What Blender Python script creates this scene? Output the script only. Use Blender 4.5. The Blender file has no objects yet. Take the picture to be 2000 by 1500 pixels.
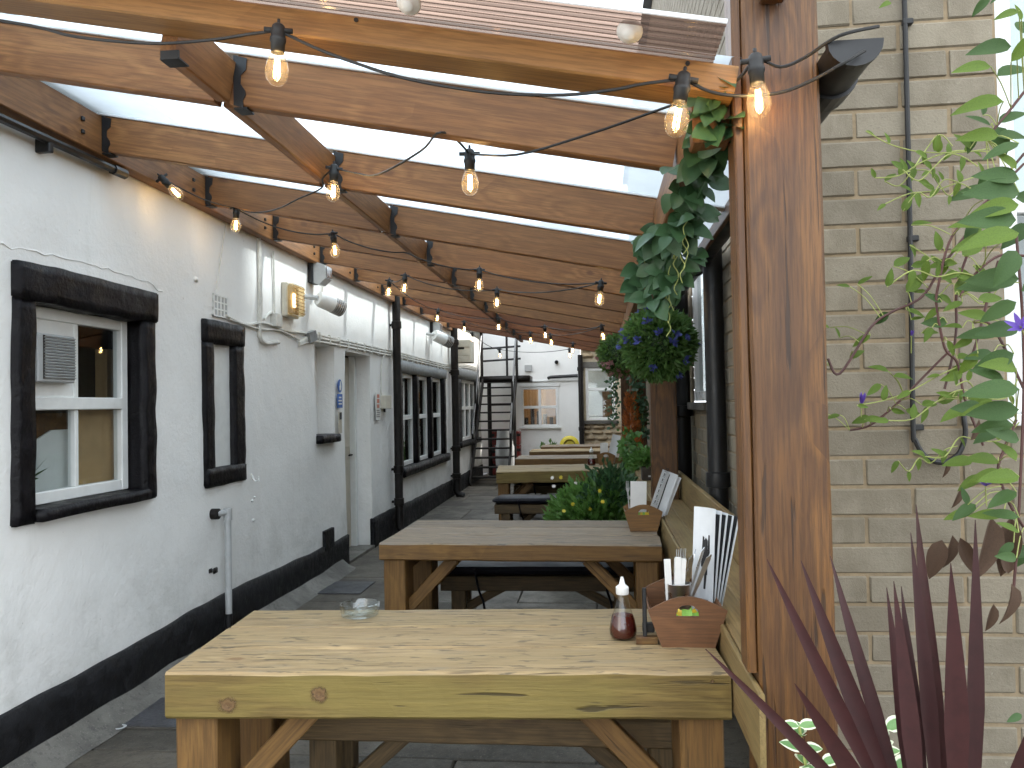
import bpy, bmesh, math, random
from mathutils import Vector, Matrix, noise as mn
random.seed(7)
R = math.radians
sc = bpy.context.scene
# ------------------------------------------------------------------ camera
cam_d = bpy.data.cameras.new('camera'); cam = bpy.data.objects.new('camera', cam_d)
sc.collection.objects.link(cam); sc.camera = cam
cam_d.sensor_width = 36.0; cam_d.lens = 28.08; cam_d.clip_start = 0.05; cam_d.clip_end = 500
_yaw, _pitch, _roll = math.atan(165/1560), math.atan(40/1560), R(1.1)
_f = Vector((-math.sin(_yaw)*math.cos(_pitch), math.cos(_yaw)*math.cos(_pitch), math.sin(_pitch)))
_r0 = Vector((math.cos(_yaw), math.sin(_yaw), 0)); _u0 = _r0.cross(_f)
_r = _r0*math.cos(_roll) - _u0*math.sin(_roll); _u = _r.cross(_f)
cam.matrix_world = Matrix(((_r.x, _u.x, -_f.x, 0), (_r.y, _u.y, -_f.y, 0), (_r.z, _u.z, -_f.z, 1.5), (0, 0, 0, 1)))
# ------------------------------------------------------------------ world and sun
SUN_EL, SUN_AZ = R(51), R(74)        # azimuth measured from +Y towards +X
world = bpy.data.worlds.new('World'); sc.world = world; world.use_nodes = True
wn = world.node_tree.nodes; wl = world.node_tree.links; wn.clear()
wo = wn.new('ShaderNodeOutputWorld'); bg = wn.new('ShaderNodeBackground'); sky = wn.new('ShaderNodeTexSky')
sky.sky_type = 'NISHITA'; sky.sun_disc = False; sky.sun_elevation = SUN_EL; sky.sun_rotation = SUN_AZ
sky.air_density = 1.0; sky.dust_density = 4.0; sky.ozone_density = 1.0
wtc = wn.new('ShaderNodeTexCoord'); wno = wn.new('ShaderNodeTexNoise'); wno.inputs['Scale'].default_value = 2.2
wno.inputs['Detail'].default_value = 6; wno.inputs['Roughness'].default_value = .55
wl.new(wtc.outputs['Generated'], wno.inputs['Vector'])
wcr = wn.new('ShaderNodeValToRGB'); wcr.color_ramp.elements[0].position = .22; wcr.color_ramp.elements[1].position = .60
wcr.color_ramp.elements[0].color = (.45, .45, .45, 1); wcr.color_ramp.elements[1].color = (.9, .9, .9, 1)
wl.new(wno.outputs['Fac'], wcr.inputs['Fac'])
wmx = wn.new('ShaderNodeMixRGB'); wmx.inputs['Color2'].default_value = (8.7, 9.3, 9.8, 1)   # bright thin cloud
wl.new(wcr.outputs['Color'], wmx.inputs['Fac']); wl.new(sky.outputs['Color'], wmx.inputs['Color1'])
wl.new(wmx.outputs['Color'], bg.inputs['Color']); bg.inputs['Strength'].default_value = 0.15
wl.new(bg.outputs['Background'], wo.inputs['Surface'])
sun_d = bpy.data.lights.new('sun', 'SUN'); sun_d.energy = 4.2; sun_d.angle = R(3); sun_d.color = (1, .95, .87)
sun = bpy.data.objects.new('sun', sun_d); sc.collection.objects.link(sun)
sdir = Vector((math.sin(SUN_AZ)*math.cos(SUN_EL), math.cos(SUN_AZ)*math.cos(SUN_EL), math.sin(SUN_EL)))
sun.rotation_euler = sdir.to_track_quat('Z', 'Y').to_euler(); sun.location = (6, 4, 9)
vs = sc.view_settings; vs.view_transform = 'Standard'; vs.look = 'None'; vs.exposure = 1.5; vs.gamma = 1; vs.use_curve_mapping = False
sc.cycles.use_denoising = True
sc.cycles.max_bounces = 6; sc.cycles.diffuse_bounces = 3; sc.cycles.glossy_bounces = 3; sc.cycles.transparent_max_bounces = 12
sc.cycles.use_adaptive_sampling = True; sc.cycles.adaptive_threshold = .03
sc.cycles.sample_clamp_indirect = 6.0; sc.cycles.caustics_reflective = False; sc.cycles.caustics_refractive = False

# ------------------------------------------------------------------ materials
def new_mat(name):
    m = bpy.data.materials.new(name); m.use_nodes = True
    nt = m.node_tree; nt.nodes.clear()
    out = nt.nodes.new('ShaderNodeOutputMaterial'); b = nt.nodes.new('ShaderNodeBsdfPrincipled')
    nt.links.new(b.outputs['BSDF'], out.inputs['Surface'])
    return m, nt, b, out
def N(nt, t, **k):
    n = nt.nodes.new(t)
    for a, v in k.items():
        if a.startswith('_'): setattr(n, a[1:], v)
        else: n.inputs[a.replace('__', ' ')].default_value = v
    return n
def math_n(nt, op, a, b=None, clamp=False):
    n = nt.nodes.new('ShaderNodeMath'); n.operation = op; n.use_clamp = clamp
    for i, v in enumerate((a, b)):
        if v is None: continue
        if hasattr(v, 'is_linked') or hasattr(v, 'links'): nt.links.new(v, n.inputs[i])
        else: n.inputs[i].default_value = v
    return n.outputs[0]
def mix_n(nt, fac, a, b, mode='MIX'):
    n = nt.nodes.new('ShaderNodeMixRGB'); n.blend_type = mode
    for i, v in zip(('Fac', 'Color1', 'Color2'), (fac, a, b)):
        if hasattr(v, 'links'): nt.links.new(v, n.inputs[i])
        elif i == 'Fac': n.inputs[i].default_value = v
        else: n.inputs[i].default_value = (v[0], v[1], v[2], 1)
    return n.outputs[0]
def ramp(nt, src, p0, p1, v0=0., v1=1.):
    n = nt.nodes.new('ShaderNodeMapRange'); n.interpolation_type = 'SMOOTHSTEP'; nt.links.new(src, n.inputs[0])
    n.inputs[1].default_value = p0; n.inputs[2].default_value = p1; n.inputs[3].default_value = v0; n.inputs[4].default_value = v1
    return n.outputs[0]
def coords(nt, scale, rnd=13.0, kind='Object'):
    tc = nt.nodes.new('ShaderNodeTexCoord'); oi = nt.nodes.new('ShaderNodeObjectInfo')
    va = nt.nodes.new('ShaderNodeVectorMath'); va.operation = 'ADD'
    sm = math_n(nt, 'MULTIPLY', oi.outputs['Random'], rnd)
    cx = nt.nodes.new('ShaderNodeCombineXYZ')
    for i in range(3): nt.links.new(sm, cx.inputs[i])
    nt.links.new(tc.outputs[kind], va.inputs[0]); nt.links.new(cx.outputs[0], va.inputs[1])
    mp = nt.nodes.new('ShaderNodeMapping'); mp.inputs['Scale'].default_value = scale
    nt.links.new(va.outputs[0], mp.inputs[0])
    return mp.outputs[0], oi.outputs['Random']
def noise_n(nt, vec, scale, detail=4, rough=.55, dist=0.):
    n = nt.nodes.new('ShaderNodeTexNoise'); n.inputs['Scale'].default_value = scale; n.inputs['Detail'].default_value = detail
    n.inputs['Roughness'].default_value = rough; n.inputs['Distortion'].default_value = dist
    if vec is not None: nt.links.new(vec, n.inputs['Vector'])
    return n.outputs['Fac']
def bump(nt, b, h, strength=.3, dist=.01):
    n = nt.nodes.new('ShaderNodeBump'); n.inputs['Strength'].default_value = strength; n.inputs['Distance'].default_value = dist
    nt.links.new(h, n.inputs['Height']); nt.links.new(n.outputs[0], b.inputs['Normal'])

def wood(name, light, dark, knot, rough=.6, ringk=26., tint=None, tint_amt=.5, wear=None, cracks=.5, bumpk=.35, deep=(1, 1, 1)):
    m, nt, b, out = new_mat(name)
    sc3 = lambda t: tuple(x*y for x, y in zip(t, deep)) if t else t
    light, dark, knot, tint, wear = map(sc3, (light, dark, knot, tint, wear))
    v, rnd = coords(nt, (1, 1, 1), 17.)
    def mp(s):
        q = nt.nodes.new('ShaderNodeMapping'); q.inputs['Scale'].default_value = s; nt.links.new(v, q.inputs[0]); return q.outputs[0]
    # knots
    vo = nt.nodes.new('ShaderNodeTexVoronoi'); vo.inputs['Scale'].default_value = 1.0; nt.links.new(mp((3.6, 6.5, 6.5)), vo.inputs['Vector'])
    kd = vo.outputs['Distance']
    vs_c = nt.nodes.new('ShaderNodeSeparateColor'); nt.links.new(vo.outputs['Color'], vs_c.inputs[0])
    sel = ramp(nt, vs_c.outputs[0], .50, .54); kd = math_n(nt, 'ADD', kd, math_n(nt, 'MULTIPLY', math_n(nt, 'SUBTRACT', noise_n(nt, mp((30, 30, 30)), 1., 2), .5), .10))
    kn = math_n(nt, 'MULTIPLY', math_n(nt, 'MULTIPLY', ramp(nt, kd, .05, .15, 1., 0.), sel), .8); kw = math_n(nt, 'MULTIPLY', ramp(nt, kd, .0, .7, 1., 0.), sel)
    low = noise_n(nt, mp((.55, 6.5, 6.5)), 1.0, 3, .5, .4)
    ph = math_n(nt, 'ADD', math_n(nt, 'MULTIPLY', low, ringk*2.2), math_n(nt, 'MULTIPLY', kw, 11.))
    ring = math_n(nt, 'ADD', math_n(nt, 'MULTIPLY', math_n(nt, 'SINE', ph), .5), .5)
    fib = noise_n(nt, mp((5., 110, 110)), 1.0, 4, .7)
    blot = noise_n(nt, mp((.6, 8., 8.)), 1.0, 3, .6)
    c = mix_n(nt, math_n(nt, 'MULTIPLY', ring, .75), light, dark)
    c = mix_n(nt, ramp(nt, blot, .38, .68, 0., .55), c, dark)
    c = mix_n(nt, ramp(nt, fib, .36, .62, .62, 0.), c, tuple(x*.55 for x in dark))
    if tint: c = mix_n(nt, math_n(nt, 'MULTIPLY', ramp(nt, noise_n(nt, mp((.9, 3, 3)), 1.7, 3), .4, .62), tint_amt), c, tint)
    if wear:
        c = mix_n(nt, ramp(nt, noise_n(nt, mp((2.2, 14, 14)), 1.0, 6, .7), .52, .70, 0., .8), c, wear)
        c = mix_n(nt, ramp(nt, noise_n(nt, mp((9, 46, 46)), 1.0, 3, .6), .58, .66, 0., .85), c, tuple(x*.38 for x in wear))
    c = mix_n(nt, kn, c, knot)
    crk = ramp(nt, noise_n(nt, mp((2.6, 62, 62)), 1.0, 2, .5, .3), .655, .71, 0., cracks)
    c = mix_n(nt, crk, c, tuple(x*.18 for x in dark))
    vr = math_n(nt, 'ADD', math_n(nt, 'MULTIPLY', rnd, .30), .85)
    hs = nt.nodes.new('ShaderNodeHueSaturation'); nt.links.new(vr, hs.inputs['Value']); nt.links.new(c, hs.inputs['Color'])
    nt.links.new(hs.outputs[0], b.inputs['Base Color']); b.inputs['Roughness'].default_value = rough
    h = math_n(nt, 'SUBTRACT', math_n(nt, 'MULTIPLY', fib, .6), math_n(nt, 'MULTIPLY', crk, 1.3))
    bump(nt, b, h, bumpk, .006)
    return m

def plain(name, col, rough=.5, metal=0., var=.12, scale=25., bumpk=.0, spec=.5, speck=None):
    m, nt, b, out = new_mat(name)
    v, rnd = coords(nt, (1, 1, 1), 11.)
    n1 = noise_n(nt, v, scale, 5, .6); n2 = noise_n(nt, v, scale*.17, 4, .6)
    f = math_n(nt, 'ADD', math_n(nt, 'MULTIPLY', n1, .5), math_n(nt, 'MULTIPLY', n2, .5))
    c = mix_n(nt, ramp(nt, f, .3, .7), tuple(x*(1-var) for x in col), tuple(min(1, x*(1+var)) for x in col))
    if speck: c = mix_n(nt, ramp(nt, noise_n(nt, v, scale*4, 2), .62, .7, 0., .8), c, speck)
    nt.links.new(c, b.inputs['Base Color'])
    nt.links.new(ramp(nt, n2, .3, .7, max(.02, rough-.1), min(1, rough+.1)), b.inputs['Roughness'])
    b.inputs['Metallic'].default_value = metal; b.inputs['Specular IOR Level'].default_value = spec
    if bumpk: bump(nt, b, f, bumpk, .01)
    return m

def glass(name, tint=(1, 1, 1), refl=.10, rough=.02):
    m, nt, b, out = new_mat(name); nt.nodes.remove(b)
    t = N(nt, 'ShaderNodeBsdfTransparent'); t.inputs[0].default_value = (*tint, 1)
    g = N(nt, 'ShaderNodeBsdfGlossy'); g.inputs['Roughness'].default_value = rough
    lw = N(nt, 'ShaderNodeLayerWeight'); lw.inputs['Blend'].default_value = .5
    f = math_n(nt, 'ADD', math_n(nt, 'MULTIPLY', math_n(nt, 'POWER', lw.outputs['Facing'], 5.), .9), refl*.6, True)
    mx = N(nt, 'ShaderNodeMixShader'); nt.links.new(f, mx.inputs[0]); nt.links.new(t.outputs[0], mx.inputs[1]); nt.links.new(g.outputs[0], mx.inputs[2])
    nt.links.new(mx.outputs[0], out.inputs['Surface'])
    return m

def leafm(name, col, col2, trans=.25, rough=.45, edge=None):
    m, nt, b, out = new_mat(name)
    v, rnd = coords(nt, (1, 1, 1), 11.)
    geo = N(nt, 'ShaderNodeNewGeometry')
    f = math_n(nt, 'MULTIPLY', math_n(nt, 'ADD', rnd, geo.outputs['Random Per Island']), .5)
    c = mix_n(nt, f, col, col2)
    c = mix_n(nt, ramp(nt, noise_n(nt, v, 40., 3), .4, .7, 0., .35), c, tuple(x*.6 for x in col))
    if edge:
        tc = N(nt, 'ShaderNodeTexCoord'); sp = N(nt, 'ShaderNodeSeparateXYZ'); nt.links.new(tc.outputs['UV'], sp.inputs[0])
        c = mix_n(nt, ramp(nt, sp.outputs[1], .55, .7), c, edge)
    nt.links.new(c, b.inputs['Base Color']); b.inputs['Roughness'].default_value = rough
    tr = N(nt, 'ShaderNodeBsdfTranslucent'); nt.links.new(c, tr.inputs[0])
    mx = N(nt, 'ShaderNodeMixShader'); mx.inputs[0].default_value = trans
    nt.links.new(b.outputs[0], mx.inputs[1]); nt.links.new(tr.outputs[0], mx.inputs[2]); nt.links.new(mx.outputs[0], out.inputs['Surface'])
    return m

def emit(name, col, s):
    m, nt, b, out = new_mat(name); nt.nodes.remove(b)
    e = N(nt, 'ShaderNodeEmission'); e.inputs[0].default_value = (*col, 1); e.inputs[1].default_value = s
    nt.links.new(e.outputs[0], out.inputs['Surface']); return m

def render_wall(name):
    m, nt, b, out = new_mat(name)
    tc = N(nt, 'ShaderNodeTexCoord'); v = tc.outputs['Object']
    n1 = noise_n(nt, v, 1.3, 5, .6); n2 = noise_n(nt, v, 9., 6, .65); n3 = noise_n(nt, v, 55., 4, .6)
    c = mix_n(nt, ramp(nt, n1, .35, .68), (.83, .83, .81), (.89, .885, .86))
    mp = N(nt, 'ShaderNodeMapping'); mp.inputs['Scale'].default_value = (5, 5, .5); nt.links.new(v, mp.inputs[0])
    c = mix_n(nt, ramp(nt, noise_n(nt, mp.outputs[0], 1.4, 5, .6), .60, .78, 0., .22), c, (.55, .54, .49))     # run marks
    c = mix_n(nt, ramp(nt, n2, .68, .80, 0., .25), c, (.50, .50, .47))
    sp = noise_n(nt, v, 30., 2, .5)
    c = mix_n(nt, ramp(nt, sp, .76, .80, 0., .5), c, (.30, .28, .26))                                        # chips
    sx = N(nt, 'ShaderNodeSeparateXYZ'); nt.links.new(v, sx.inputs[0])
    dirt = math_n(nt, 'MULTIPLY', ramp(nt, sx.outputs[2], .25, 1.0, 1., 0.), ramp(nt, noise_n(nt, v, 3.2, 6, .7), .42, .7))
    c = mix_n(nt, math_n(nt, 'MULTIPLY', dirt, .4), c, (.42, .42, .38))                                       # splash dirt
    nt.links.new(c, b.inputs['Base Color']); b.inputs['Roughness'].default_value = .55
    h = math_n(nt, 'ADD', math_n(nt, 'MULTIPLY', n2, 1.), math_n(nt, 'MULTIPLY', n3, .22))
    bump(nt, b, h, .38, .022)
    return m

def black_paint(name, base=(.0035, .003, .004), rough=.42):
    m, nt, b, out = new_mat(name)
    tc = N(nt, 'ShaderNodeTexCoord'); v = tc.outputs['Object']
    n1 = noise_n(nt, v, 14., 6, .65); n2 = noise_n(nt, v, 45., 4, .7)
    c = mix_n(nt, ramp(nt, n1, .4, .7), base, tuple(x*2.2 for x in base))
    c = mix_n(nt, ramp(nt, n2, .70, .80, 0., .35), c, (.16, .16, .16))
    nt.links.new(c, b.inputs['Base Color']); nt.links.new(ramp(nt, n1, .3, .7, rough-.1, rough+.2), b.inputs['Roughness']); b.inputs['Specular IOR Level'].default_value = .22
    bump(nt, b, n1, .5, .02)
    return m

def concrete(name, a=(.105, .09, .068), c2=(.055, .048, .037)):
    m, nt, b, out = new_mat(name)
    v, rnd = coords(nt, (1, 1, 1), 7.)
    n1 = noise_n(nt, v, 2.2, 6, .65); n2 = noise_n(nt, v, 26., 5, .7); n3 = noise_n(nt, v, 130., 2, .6)
    c = mix_n(nt, ramp(nt, n1, .35, .66), a, c2)
    c = mix_n(nt, ramp(nt, n2, .50, .68, 0., .7), c, tuple(x*.5 for x in c2))
    c = mix_n(nt, ramp(nt, n3, .6, .7, 0., .6), c, tuple(min(1, x*1.7) for x in a))
    vr = math_n(nt, 'ADD', math_n(nt, 'MULTIPLY', rnd, .4), .8)
    hs = nt.nodes.new('ShaderNodeHueSaturation'); nt.links.new(vr, hs.inputs['Value']); nt.links.new(c, hs.inputs['Color'])
    nt.links.new(hs.outputs[0], b.inputs['Base Color'])
    nt.links.new(ramp(nt, n1, .3, .7, .45, .8), b.inputs['Roughness'])
    bump(nt, b, math_n(nt, 'ADD', n2, math_n(nt, 'MULTIPLY', n3, .5)), .35, .008)
    return m

def brickm(name):
    m, nt, b, out = new_mat(name)
    v, rnd = coords(nt, (1, 1, 1), 9.)
    n1 = noise_n(nt, v, 8., 5, .6); n2 = noise_n(nt, v, 120., 3, .7); n3 = noise_n(nt, v, 45., 3, .6)
    c = mix_n(nt, ramp(nt, n1, .35, .65), (.196, .166, .119), (.243, .211, .156))
    c = mix_n(nt, ramp(nt, n2, .60, .72, 0., .55), c, (.125, .105, .08))
    c = mix_n(nt, ramp(nt, n3, .66, .74, 0., .5), c, (.33, .30, .235))
    vr = math_n(nt, 'ADD', math_n(nt, 'MULTIPLY', rnd, .22), .89)
    hs = nt.nodes.new('ShaderNodeHueSaturation'); nt.links.new(vr, hs.inputs['Value']); nt.links.new(c, hs.inputs['Color'])
    nt.links.new(hs.outputs[0], b.inputs['Base Color']); b.inputs['Roughness'].default_value = .85
    bump(nt, b, math_n(nt, 'ADD', n2, n1), .45, .006)
    return m

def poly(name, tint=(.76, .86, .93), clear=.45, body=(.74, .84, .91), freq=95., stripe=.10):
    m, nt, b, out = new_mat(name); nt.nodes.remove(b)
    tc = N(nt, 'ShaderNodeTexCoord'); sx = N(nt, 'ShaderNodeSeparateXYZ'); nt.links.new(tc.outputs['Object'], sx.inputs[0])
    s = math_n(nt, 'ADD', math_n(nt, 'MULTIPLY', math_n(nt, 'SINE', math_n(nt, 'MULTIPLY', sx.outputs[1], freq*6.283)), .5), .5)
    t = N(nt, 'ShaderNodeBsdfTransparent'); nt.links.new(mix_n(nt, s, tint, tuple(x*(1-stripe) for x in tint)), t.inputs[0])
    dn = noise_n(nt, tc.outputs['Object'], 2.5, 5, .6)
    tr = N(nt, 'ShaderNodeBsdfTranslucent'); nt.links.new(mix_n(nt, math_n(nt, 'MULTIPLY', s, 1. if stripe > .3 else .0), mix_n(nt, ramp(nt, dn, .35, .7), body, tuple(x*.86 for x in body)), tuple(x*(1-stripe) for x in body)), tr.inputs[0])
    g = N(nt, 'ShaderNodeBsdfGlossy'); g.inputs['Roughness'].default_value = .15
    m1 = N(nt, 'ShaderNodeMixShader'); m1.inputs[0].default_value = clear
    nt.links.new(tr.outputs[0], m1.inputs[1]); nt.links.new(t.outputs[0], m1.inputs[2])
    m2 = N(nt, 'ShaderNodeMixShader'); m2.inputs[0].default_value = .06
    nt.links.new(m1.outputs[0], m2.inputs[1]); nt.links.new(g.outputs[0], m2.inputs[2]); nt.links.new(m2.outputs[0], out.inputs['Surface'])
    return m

M = {}
M['rafter'] = wood('stained_rafter_wood', (.285, .142, .054), (.185, .082, .028), (.10, .04, .015), .6, 16., cracks=.2, bumpk=.15, deep=(1.0, 0.92, 0.78))
M['rafter2'] = wood('orange_rafter_wood', (.245, .095, .028), (.15, .05, .014), (.07, .025, .01), .6, 16., cracks=.2, bumpk=.15, deep=(0.88, 0.80, 0.70))
M['fascia'] = wood('pale_fascia_wood', (.38, .205, .072), (.28, .14, .044), (.14, .05, .02), .55, 14., cracks=.1, bumpk=.12, deep=(0.86, 0.82, 0.72))
M['post'] = wood('stained_post_wood', (.195, .088, .025), (.085, .034, .010), (.07, .025, .008), .5, 20., cracks=.7, bumpk=.5, deep=(0.84, 0.82, 0.70))
M['table'] = wood('weathered_table_wood', (.48, .375, .235), (.36, .27, .16), (.21, .125, .065), .7, 18., tint=(.38, .32, .17), tint_amt=.15, wear=(.29, .245, .185), cracks=.75, bumpk=.6, deep=(0.86, 0.80, 0.66))
M['apron'] = wood('olive_sleeper_wood', (.285, .215, .078), (.195, .14, .048), (.17, .085, .035), .7, 15., tint=(.25, .22, .068), tint_amt=.55, cracks=.8, bumpk=.6, deep=(0.78, 0.71, 0.56))
M['tgrey'] = wood('greyed_table_wood', (.34, .28, .21), (.24, .19, .145), (.14, .09, .06), .65, 18., wear=(.27, .25, .24), cracks=.6, bumpk=.5, deep=(0.86, 0.80, 0.70))
M['leg'] = wood('table_leg_wood', (.265, .155, .052), (.18, .10, .032), (.12, .05, .02), .65, 18., cracks=.6, bumpk=.4, deep=(0.78, 0.70, 0.56))
M['bench'] = wood('dark_bench_wood', (.19, .125, .055), (.12, .078, .034), (.08, .04, .02), .7, 18., cracks=.5, bumpk=.4, deep=(0.66, 0.64, 0.6))
M['ledge'] = wood('ledge_wood', (.38, .26, .11), (.27, .175, .07), (.17, .09, .03), .6, 15., tint=(.38, .31, .13), tint_amt=.35, cracks=.4, bumpk=.3, deep=(0.76, 0.73, 0.68))
def knotm():
    m, nt, b, out = new_mat('pine_knot'); tc = N(nt, 'ShaderNodeTexCoord'); mp_ = N(nt, 'ShaderNodeMapping'); nt.links.new(tc.outputs['Generated'], mp_.inputs[0])
    mp_.inputs['Location'].default_value = (-.5, 0, -.5); w = N(nt, 'ShaderNodeTexWave'); w.wave_type = 'RINGS'; w.rings_direction = 'Y'; nt.links.new(mp_.outputs[0], w.inputs['Vector'])
    w.inputs['Scale'].default_value = 1.5; w.inputs['Distortion'].default_value = 5.; w.inputs['Detail'].default_value = 3
    c = mix_n(nt, w.outputs['Fac'], (.17, .10, .04), (.12, .066, .026)); c = mix_n(nt, ramp(nt, noise_n(nt, tc.outputs['Object'], 160., 3), .6, .68, 0., .8), c, (.03, .015, .008))
    nt.links.new(c, b.inputs['Base Color']); b.inputs['Roughness'].default_value = .7
    sp_ = N(nt, 'ShaderNodeSeparateXYZ'); nt.links.new(mp_.outputs[0], sp_.inputs[0])
    d2 = math_n(nt, 'ADD', math_n(nt, 'POWER', math_n(nt, 'ABSOLUTE', sp_.outputs[0]), 2.), math_n(nt, 'POWER', math_n(nt, 'ABSOLUTE', sp_.outputs[2]), 2.))
    d2 = math_n(nt, 'ADD', math_n(nt, 'SQRT', d2), math_n(nt, 'MULTIPLY', math_n(nt, 'SUBTRACT', noise_n(nt, tc.outputs['Object'], 60., 3), .5), .35))
    mx = N(nt, 'ShaderNodeMixShader'); tp_ = N(nt, 'ShaderNodeBsdfTransparent'); nt.links.new(ramp(nt, d2, .18, .46), mx.inputs[0])
    nt.links.new(b.outputs[0], mx.inputs[1]); nt.links.new(tp_.outputs[0], mx.inputs[2]); nt.links.new(mx.outputs[0], out.inputs['Surface']); return m
M['knot'] = knotm()
M['caddy'] = wood('caddy_leatherwood', (.235, .108, .045), (.175, .078, .032), (.14, .06, .025), .55, 6., cracks=.0, bumpk=.1, deep=(0.8, 0.78, 0.74))
M['caddy2'] = wood('caddy_oak', (.30, .155, .048), (.22, .11, .032), (.20, .1, .03), .55, 6., cracks=.0, bumpk=.1, deep=(0.82, 0.78, 0.7))
M['white_render'] = render_wall('white_render')
M['black_stone'] = black_paint('black_gloss_masonry_paint')
M['plinth'] = black_paint('black_plinth_paint', (.008, .008, .009), .55)
M['grey_stone'] = plain('grey_lintel_paint', (.22, .235, .24), .6, var=.3, scale=18, bumpk=.5)
M['pipe'] = plain('black_pipe', (.007, .007, .008), .45, var=.3)
M['castiron'] = plain('old_iron_pipe', (.011, .009, .008), .5, var=.4, bumpk=.2, spec=.25)
M['hanger'] = plain('black_hanger_metal', (.009, .009, .010), .5, var=.3)
M['upvc'] = plain('white_upvc', (.80, .81, .80), .3, var=.04)
M['wpaint'] = plain('white_gloss_paint', (.76, .77, .75), .4, var=.08, scale=12)
M['offwhite'] = plain('yellowed_plastic', (.62, .58, .48), .4, var=.12)
M['conduit'] = plain('painted_cable', (.68, .67, .62), .5, var=.15)
M['greypl'] = plain('grey_plastic', (.42, .43, .43), .4, var=.1)
M['steel'] = plain('brushed_steel', (.62, .62, .62), .28, metal=1., var=.1)
M['alu'] = plain('white_alu_bar', (.72, .74, .76), .35, var=.06)
M['concrete'] = concrete('paving_concrete')
M['joint'] = concrete('ground_mortar', (.08, .07, .058), (.045, .04, .034))
M['haunch'] = concrete('cement_haunch', (.15, .14, .12), (.085, .08, .07))
M['brick'] = brickm('buff_grey_brick')
M['mortar'] = plain('sand_mortar', (.275, .21, .13), .9, var=.2, scale=40, bumpk=.4)
M['stone'] = plain('rubble_stone', (.36, .28, .18), .85, var=.35, scale=9, bumpk=.6)
M['smortar'] = plain('lime_mortar', (.46, .39, .28), .9, var=.2, scale=20, bumpk=.4)
M['glass'] = glass('window_glass', (.86, .9, .9), .12)
M['reflglass'] = glass('reflecting_window_glass', (.9, .92, .92), .11)
M['bulbglass'] = glass('bulb_glass', (1, .96, .9), .05)
_nt = M['bulbglass'].node_tree; _o = [n_ for n_ in _nt.nodes if n_.type == 'OUTPUT_MATERIAL'][0]; _s = _o.inputs['Surface'].links[0].from_socket
_tr = _nt.nodes.new('ShaderNodeBsdfTranslucent'); _tr.inputs[0].default_value = (1, .93, .82, 1); _mx = _nt.nodes.new('ShaderNodeMixShader'); _mx.inputs[0].default_value = .025
_nt.links.new(_s, _mx.inputs[1]); _nt.links.new(_tr.outputs[0], _mx.inputs[2]); _nt.links.new(_mx.outputs[0], _o.inputs['Surface'])
M['clear'] = glass('clear_glass', (.93, .96, .96), .14)
M['poly'] = poly('polycarbonate_roof')
M['polytint'] = poly('reflection_tinted_sheet', (.38, .265, .205), .65, (.30, .205, .16), 74., .45)  # brown of reflected brick and timber is put into tint and stripes
M['rubber'] = plain('black_rubber', (.012, .012, .012), .55, var=.2)
M['cushion'] = plain('black_vinyl', (.007, .007, .011), .5, var=.35, scale=14, bumpk=.35, spec=.2)
M['filament'] = emit('glowing_filament', (1., .62, .22), 45.)
M['lampglow'] = emit('bulkhead_tube', (1., .72, .38), 3.)
M['heatglow'] = plain('heater_reflector', (.30, .25, .20), .25, metal=1., var=.2)
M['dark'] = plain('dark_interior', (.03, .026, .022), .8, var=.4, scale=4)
M['tan'] = plain('tan_interior', (.52, .34, .17), .7, var=.25, scale=4)
M['cream'] = plain('cream_door_paint', (.52, .47, .38), .5, var=.15, scale=8, bumpk=.2)
M['blue'] = plain('sign_blue', (.03, .13, .45), .4, var=.1)
M['signw'] = plain('sign_white', (.75, .75, .72), .4, var=.06)
M['red'] = plain('red_plastic', (.22, .022, .016), .45, var=.2)
M['ink'] = plain('black_ink', (.02, .02, .022), .6, var=.2)
M['lightink'] = plain('grey_ink', (.30, .31, .33), .6, var=.1)
M['paper'] = plain('menu_paper', (.74, .77, .80), .5, var=.05)
M['napkin'] = plain('napkin_paper', (.78, .77, .75), .8, var=.05)
M['yellow'] = plain('yellow_plastic', (.62, .50, .03), .4, var=.15)
M['green'] = plain('green_sachet', (.20, .42, .05), .35, var=.2)
M['ysachet'] = plain('yellow_sachet', (.70, .50, .03), .35, var=.2)
M['vinegar'] = plain('vinegar_brown', (.07, .008, .005), .12, var=.2)
M['grid'] = plain('iron_cover', (.05, .05, .055), .5, var=.5, scale=60, bumpk=.6)
M['slate'] = plain('roof_slate', (.09, .095, .105), .6, var=.3, scale=8, bumpk=.3)
M['terracotta'] = plain('dark_pot', (.10, .085, .075), .6, var=.2)
M['soil'] = plain('soil', (.03, .022, .015), .95, var=.4, scale=60, bumpk=.8)
M['rust'] = plain('rusty_orange_brush', (.42, .12, .02), .8, var=.4, scale=60)
M['grleaf'] = leafm('garland_leaf', (.033, .085, .032), (.06, .135, .055), .15)
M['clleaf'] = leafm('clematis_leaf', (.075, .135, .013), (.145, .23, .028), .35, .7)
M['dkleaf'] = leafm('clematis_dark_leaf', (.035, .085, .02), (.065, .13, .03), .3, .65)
M['deadleaf'] = leafm('withered_leaf', (.07, .04, .025), (.11, .065, .04), .15, .8)
M['cord'] = leafm('burgundy_leaf', (.030, .0075, .008), (.055, .0145, .015), .2, .5)
M['topiary'] = leafm('topiary_leaf', (.085, .19, .05), (.21, .36, .10), .35, .5)
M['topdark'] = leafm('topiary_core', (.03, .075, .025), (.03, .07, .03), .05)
M['bluefl'] = leafm('blue_flower', (.08, .10, .36), (.14, .17, .50), .2)
M['pinkfl'] = leafm('pink_flower', (.42, .20, .20), (.55, .32, .30), .2)
M['purple'] = leafm('purple_petal', (.12, .06, .42), (.22, .13, .55), .3)
M['bedleaf'] = leafm('bedding_leaf', (.07, .18, .035), (.16, .31, .07), .25)
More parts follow.
